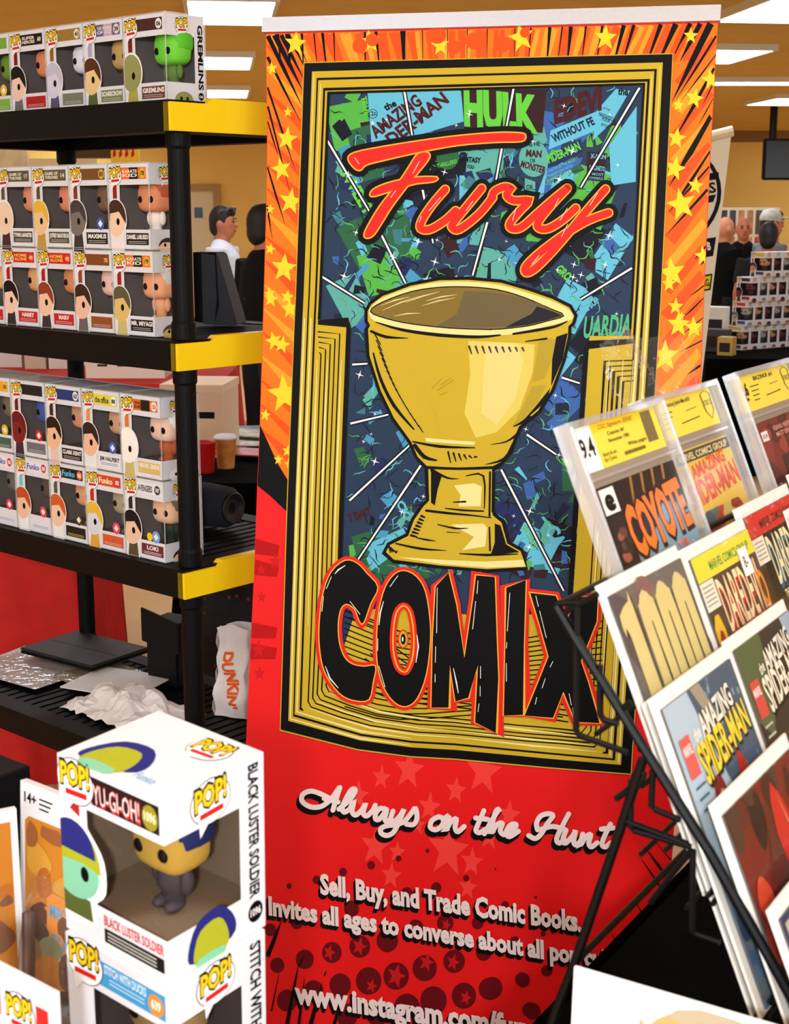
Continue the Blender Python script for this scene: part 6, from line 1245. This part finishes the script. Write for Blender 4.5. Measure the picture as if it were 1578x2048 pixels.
# ------------------------------------------------------------------ people in the background
def remesh(mb, name, mats, parent, vox, smooth=True):
    o = mb.build(name+'_raw', mats, None); md = o.modifiers.new('r', 'REMESH'); md.mode = 'VOXEL'; md.voxel_size = vox; md.use_smooth_shade = True
    s_ = o.modifiers.new('s', 'SMOOTH'); s_.factor = .6; s_.iterations = 3
    bpy.context.view_layer.update(); me = bpy.data.meshes.new_from_object(o.evaluated_get(bpy.context.evaluated_depsgraph_get()))
    bpy.data.objects.remove(o); me.name = name; n_ = bpy.data.objects.new(name, me); COL.objects.link(n_); n_.parent = parent
    me.materials.clear(); me.materials.append(mats if not isinstance(mats, list) else mats[0])
    for p in me.polygons: p.use_smooth = True
    return n_
def person(label, x, y, rz, height, skin, shirt, pants, hair=None, sleeve='short', cap=None, bald_fringe=None, glasses=False, lean=0.0, armfwd=0.0):
    """faces local -y; every limb tapers and the body is one continuous mesh"""
    t = thing('person', label, 'person', (x, y, 0), (0, 0, rz)); k = height/1.705; S = lambda *p: tuple(q*k for q in p)
    ms = mat('skin_%d_%d_%d' % skin, skin, rough=.55); hz = 1.585
    b = MB()
    b.ell(S(0, 0, hz), S(.075, .095, .115)); b.ell(S(0, -.03, hz-.06), S(.056, .062, .065)); b.ell(S(0, -.097, hz-.018), S(.014, .022, .024))
    for s_ in (-1, 1): b.ell(S(s_*.076, .008, hz-.01), S(.012, .022, .032))
    b.tube([S(0, .012, 1.42), S(0, .008, 1.50), S(0, 0, 1.58)], [.062*k, .054*k, .052*k], 14)
    b.tube([S(0, .01, .95), S(0, .01, 1.2), S(0, .01, 1.42)], [.12*k, .13*k, .07*k], 14)
    arm = {}
    for s_ in (-1, 1):
        sh = (s_*.175, .01, 1.40); el = (s_*.235, .02-armfwd*.08, 1.12); wr = (s_*.235, -.05-armfwd*.22, .88+armfwd*.16); arm[s_] = (sh, el, wr)
        b.tube([S(*sh), S(*[(p+q)/2 for p, q in zip(sh, el)]), S(*el), S(*[(p*.6+q*.4) for p, q in zip(el, wr)]), S(*wr)], [.050*k, .044*k, .038*k, .037*k, .026*k], 12)
        dn = Vector(wr)-Vector(el); dn.normalize(); w0 = Vector(wr); sd = Vector((0, 1, 0))
        b.tube([w0*k, (w0+dn*.05)*k, (w0+dn*.09)*k], [.024*k, .036*k, .030*k], 10)
        for f in range(4):
            off = sd*(.024-.016*f); ln = (.062, .075, .070, .055)[f]; p_ = w0+dn*.085+off
            b.tube([p_*k, (p_+dn*ln*.5+Vector((-s_*.006, 0, 0)))*k, (p_+dn*ln+Vector((-s_*.02, 0, 0)))*k], [.010*k, .0095*k, .008*k], 8)
        b.tube([(w0+dn*.03-sd*.03)*k, (w0+dn*.07-sd*.052)*k, (w0+dn*.10-sd*.055)*k], [.012*k, .011*k, .009*k], 8)
        b.tube([S(s_*.09, .01, .98), S(s_*.095, 0, .52), S(s_*.095, .02, .09)], [.08*k, .056*k, .036*k], 12); b.ell(S(s_*.095, -.05, .045), S(.045, .12, .045))
    remesh(b, 'body', ms, t, .010*k)
    c = MB()
    c.tube([S(0, .01, .88), S(0, .01, 1.0), S(0, .01, 1.2), S(0, .012, 1.34), S(0, .012, 1.43)], [.165*k, .165*k, .165*k, .155*k, .075*k], 18)
    c.v = [Vector((p.x*1.12, p.y*.80, p.z)) for p in c.v]
    c.ell(S(0, .012, 1.36), S(.205, .10, .085)); c.ell(S(0, .02, 1.415), S(.11, .075, .06))
    for s_ in (-1, 1):
        sh, el, wr = [Vector(q) for q in arm[s_]]; e = el.lerp(wr, .92) if sleeve == 'long' else sh.lerp(el, .72)
        pts = [sh, el, e] if sleeve == 'long' else [sh, e]
        c.tube([q*k for q in pts], [.075*k, .060*k, .042*k][:len(pts)] if sleeve == 'long' else [.078*k, .062*k], 14)
    remesh(c, 'shirt', mat('shirt_%d_%d_%d' % shirt, shirt, rough=.85, spec=.1), t, .012*k)
    c = MB(); c.ell(S(0, .01, .93), S(.18, .125, .11))
    for s_ in (-1, 1): c.tube([S(s_*.09, .01, .95), S(s_*.098, .0, .52), S(s_*.098, .02, .07)], [.105*k, .078*k, .065*k], 12)
    remesh(c, 'trousers', mat('trousers_%d_%d_%d' % pants, pants, rough=.9), t, .014*k)
    if hair:
        c = MB(); c.ell(S(0, .016, hz+.022), S(.083, .097, .108)); c.ell(S(0, .05, hz-.03), S(.070, .060, .075)); c.ell(S(0, -.055, hz+.075), S(.055, .045, .035))
        remesh(c, 'hair', mat('hair_%d_%d_%d' % hair, hair, rough=.6), t, .010*k)
    if bald_fringe: MB().ell(S(0, .030, hz-.035), S(.079, .075, .045)).build('hair', mat('fringe', bald_fringe, rough=.8), t, smooth=True)
    if cap:
        c = MB().ell(S(0, .01, hz+.045), S(.086, .104, .085)); c.ell(S(0, -.115, hz+.045), S(.062, .065, .010)); c.build('cap', mat('cap_%d_%d_%d' % cap, cap, rough=.8, var=.2, scale=30), t, smooth=True)
    e = MB()
    for s_ in (-1, 1): e.ell(S(s_*.030, -.088, hz+.008), S(.012, .008, .006)); e.ell(S(s_*.031, -.090, hz+.030), S(.019, .008, .0045))
    e.ell(S(0, -.092, hz-.062), S(.022, .007, .0045)); e.build('face_features', mat('features', (60, 32, 26), rough=.6), t, smooth=True)
    if glasses:
        g = MB()
        for s_ in (-1, 1): g.ell(S(s_*.034, -.075, hz+.100), S(.026, .020, .016)); g.tube([S(s_*.06, -.07, hz+.10), S(s_*.082, .0, hz+.07)], .004*k)
        g.build('sunglasses', mat('sunglass', (14, 14, 16), rough=.15, spec=.6), t, smooth=True)
    return t
def at(px, d): return on_y(px, 423, d).x
person('man in a white T-shirt with sunglasses pushed up on dark hair', at(446, 11.2), 11.2, math.radians(80), 1.72, (196, 120, 84), (222, 226, 236), (50, 50, 60), hair=(14, 10, 9), glasses=True)
person('person in a dark jacket partly hidden by the banner edge', at(530, 8.2), 8.2, math.radians(125), 1.72, (176, 104, 72), (20, 20, 20), (14, 14, 16), hair=(8, 7, 8), sleeve='long')
person('balding man in a black shirt beside the white banner', at(1452, 13.6), 13.6, math.radians(115), 1.64, (214, 140, 100), (12, 12, 13), (12, 12, 14), armfwd=.4)
bp_ = person('man in a black polo shirt with a white badge facing the camera', at(1489, 14.6), 14.6, math.radians(-5), 1.63, (196, 118, 84), (14, 14, 16), (14, 14, 16))
MB().box(-.05, -.17, 1.06, .04, -.160, 1.15).build('badge', M_white, bp_)
person('person in a pale patterned cap and grey shirt at the right edge', at(1545, 13.0), 13.0, math.radians(100), 1.70, (206, 128, 88), (120, 124, 128), (40, 40, 46), hair=(40, 30, 26), cap=(196, 196, 180))
person('person whose black hair shows just above the stacked boxes', at(1540, 11.6), 11.6, math.radians(160), 1.60, (190, 120, 90), (40, 36, 40), (30, 30, 34), hair=(8, 7, 9))
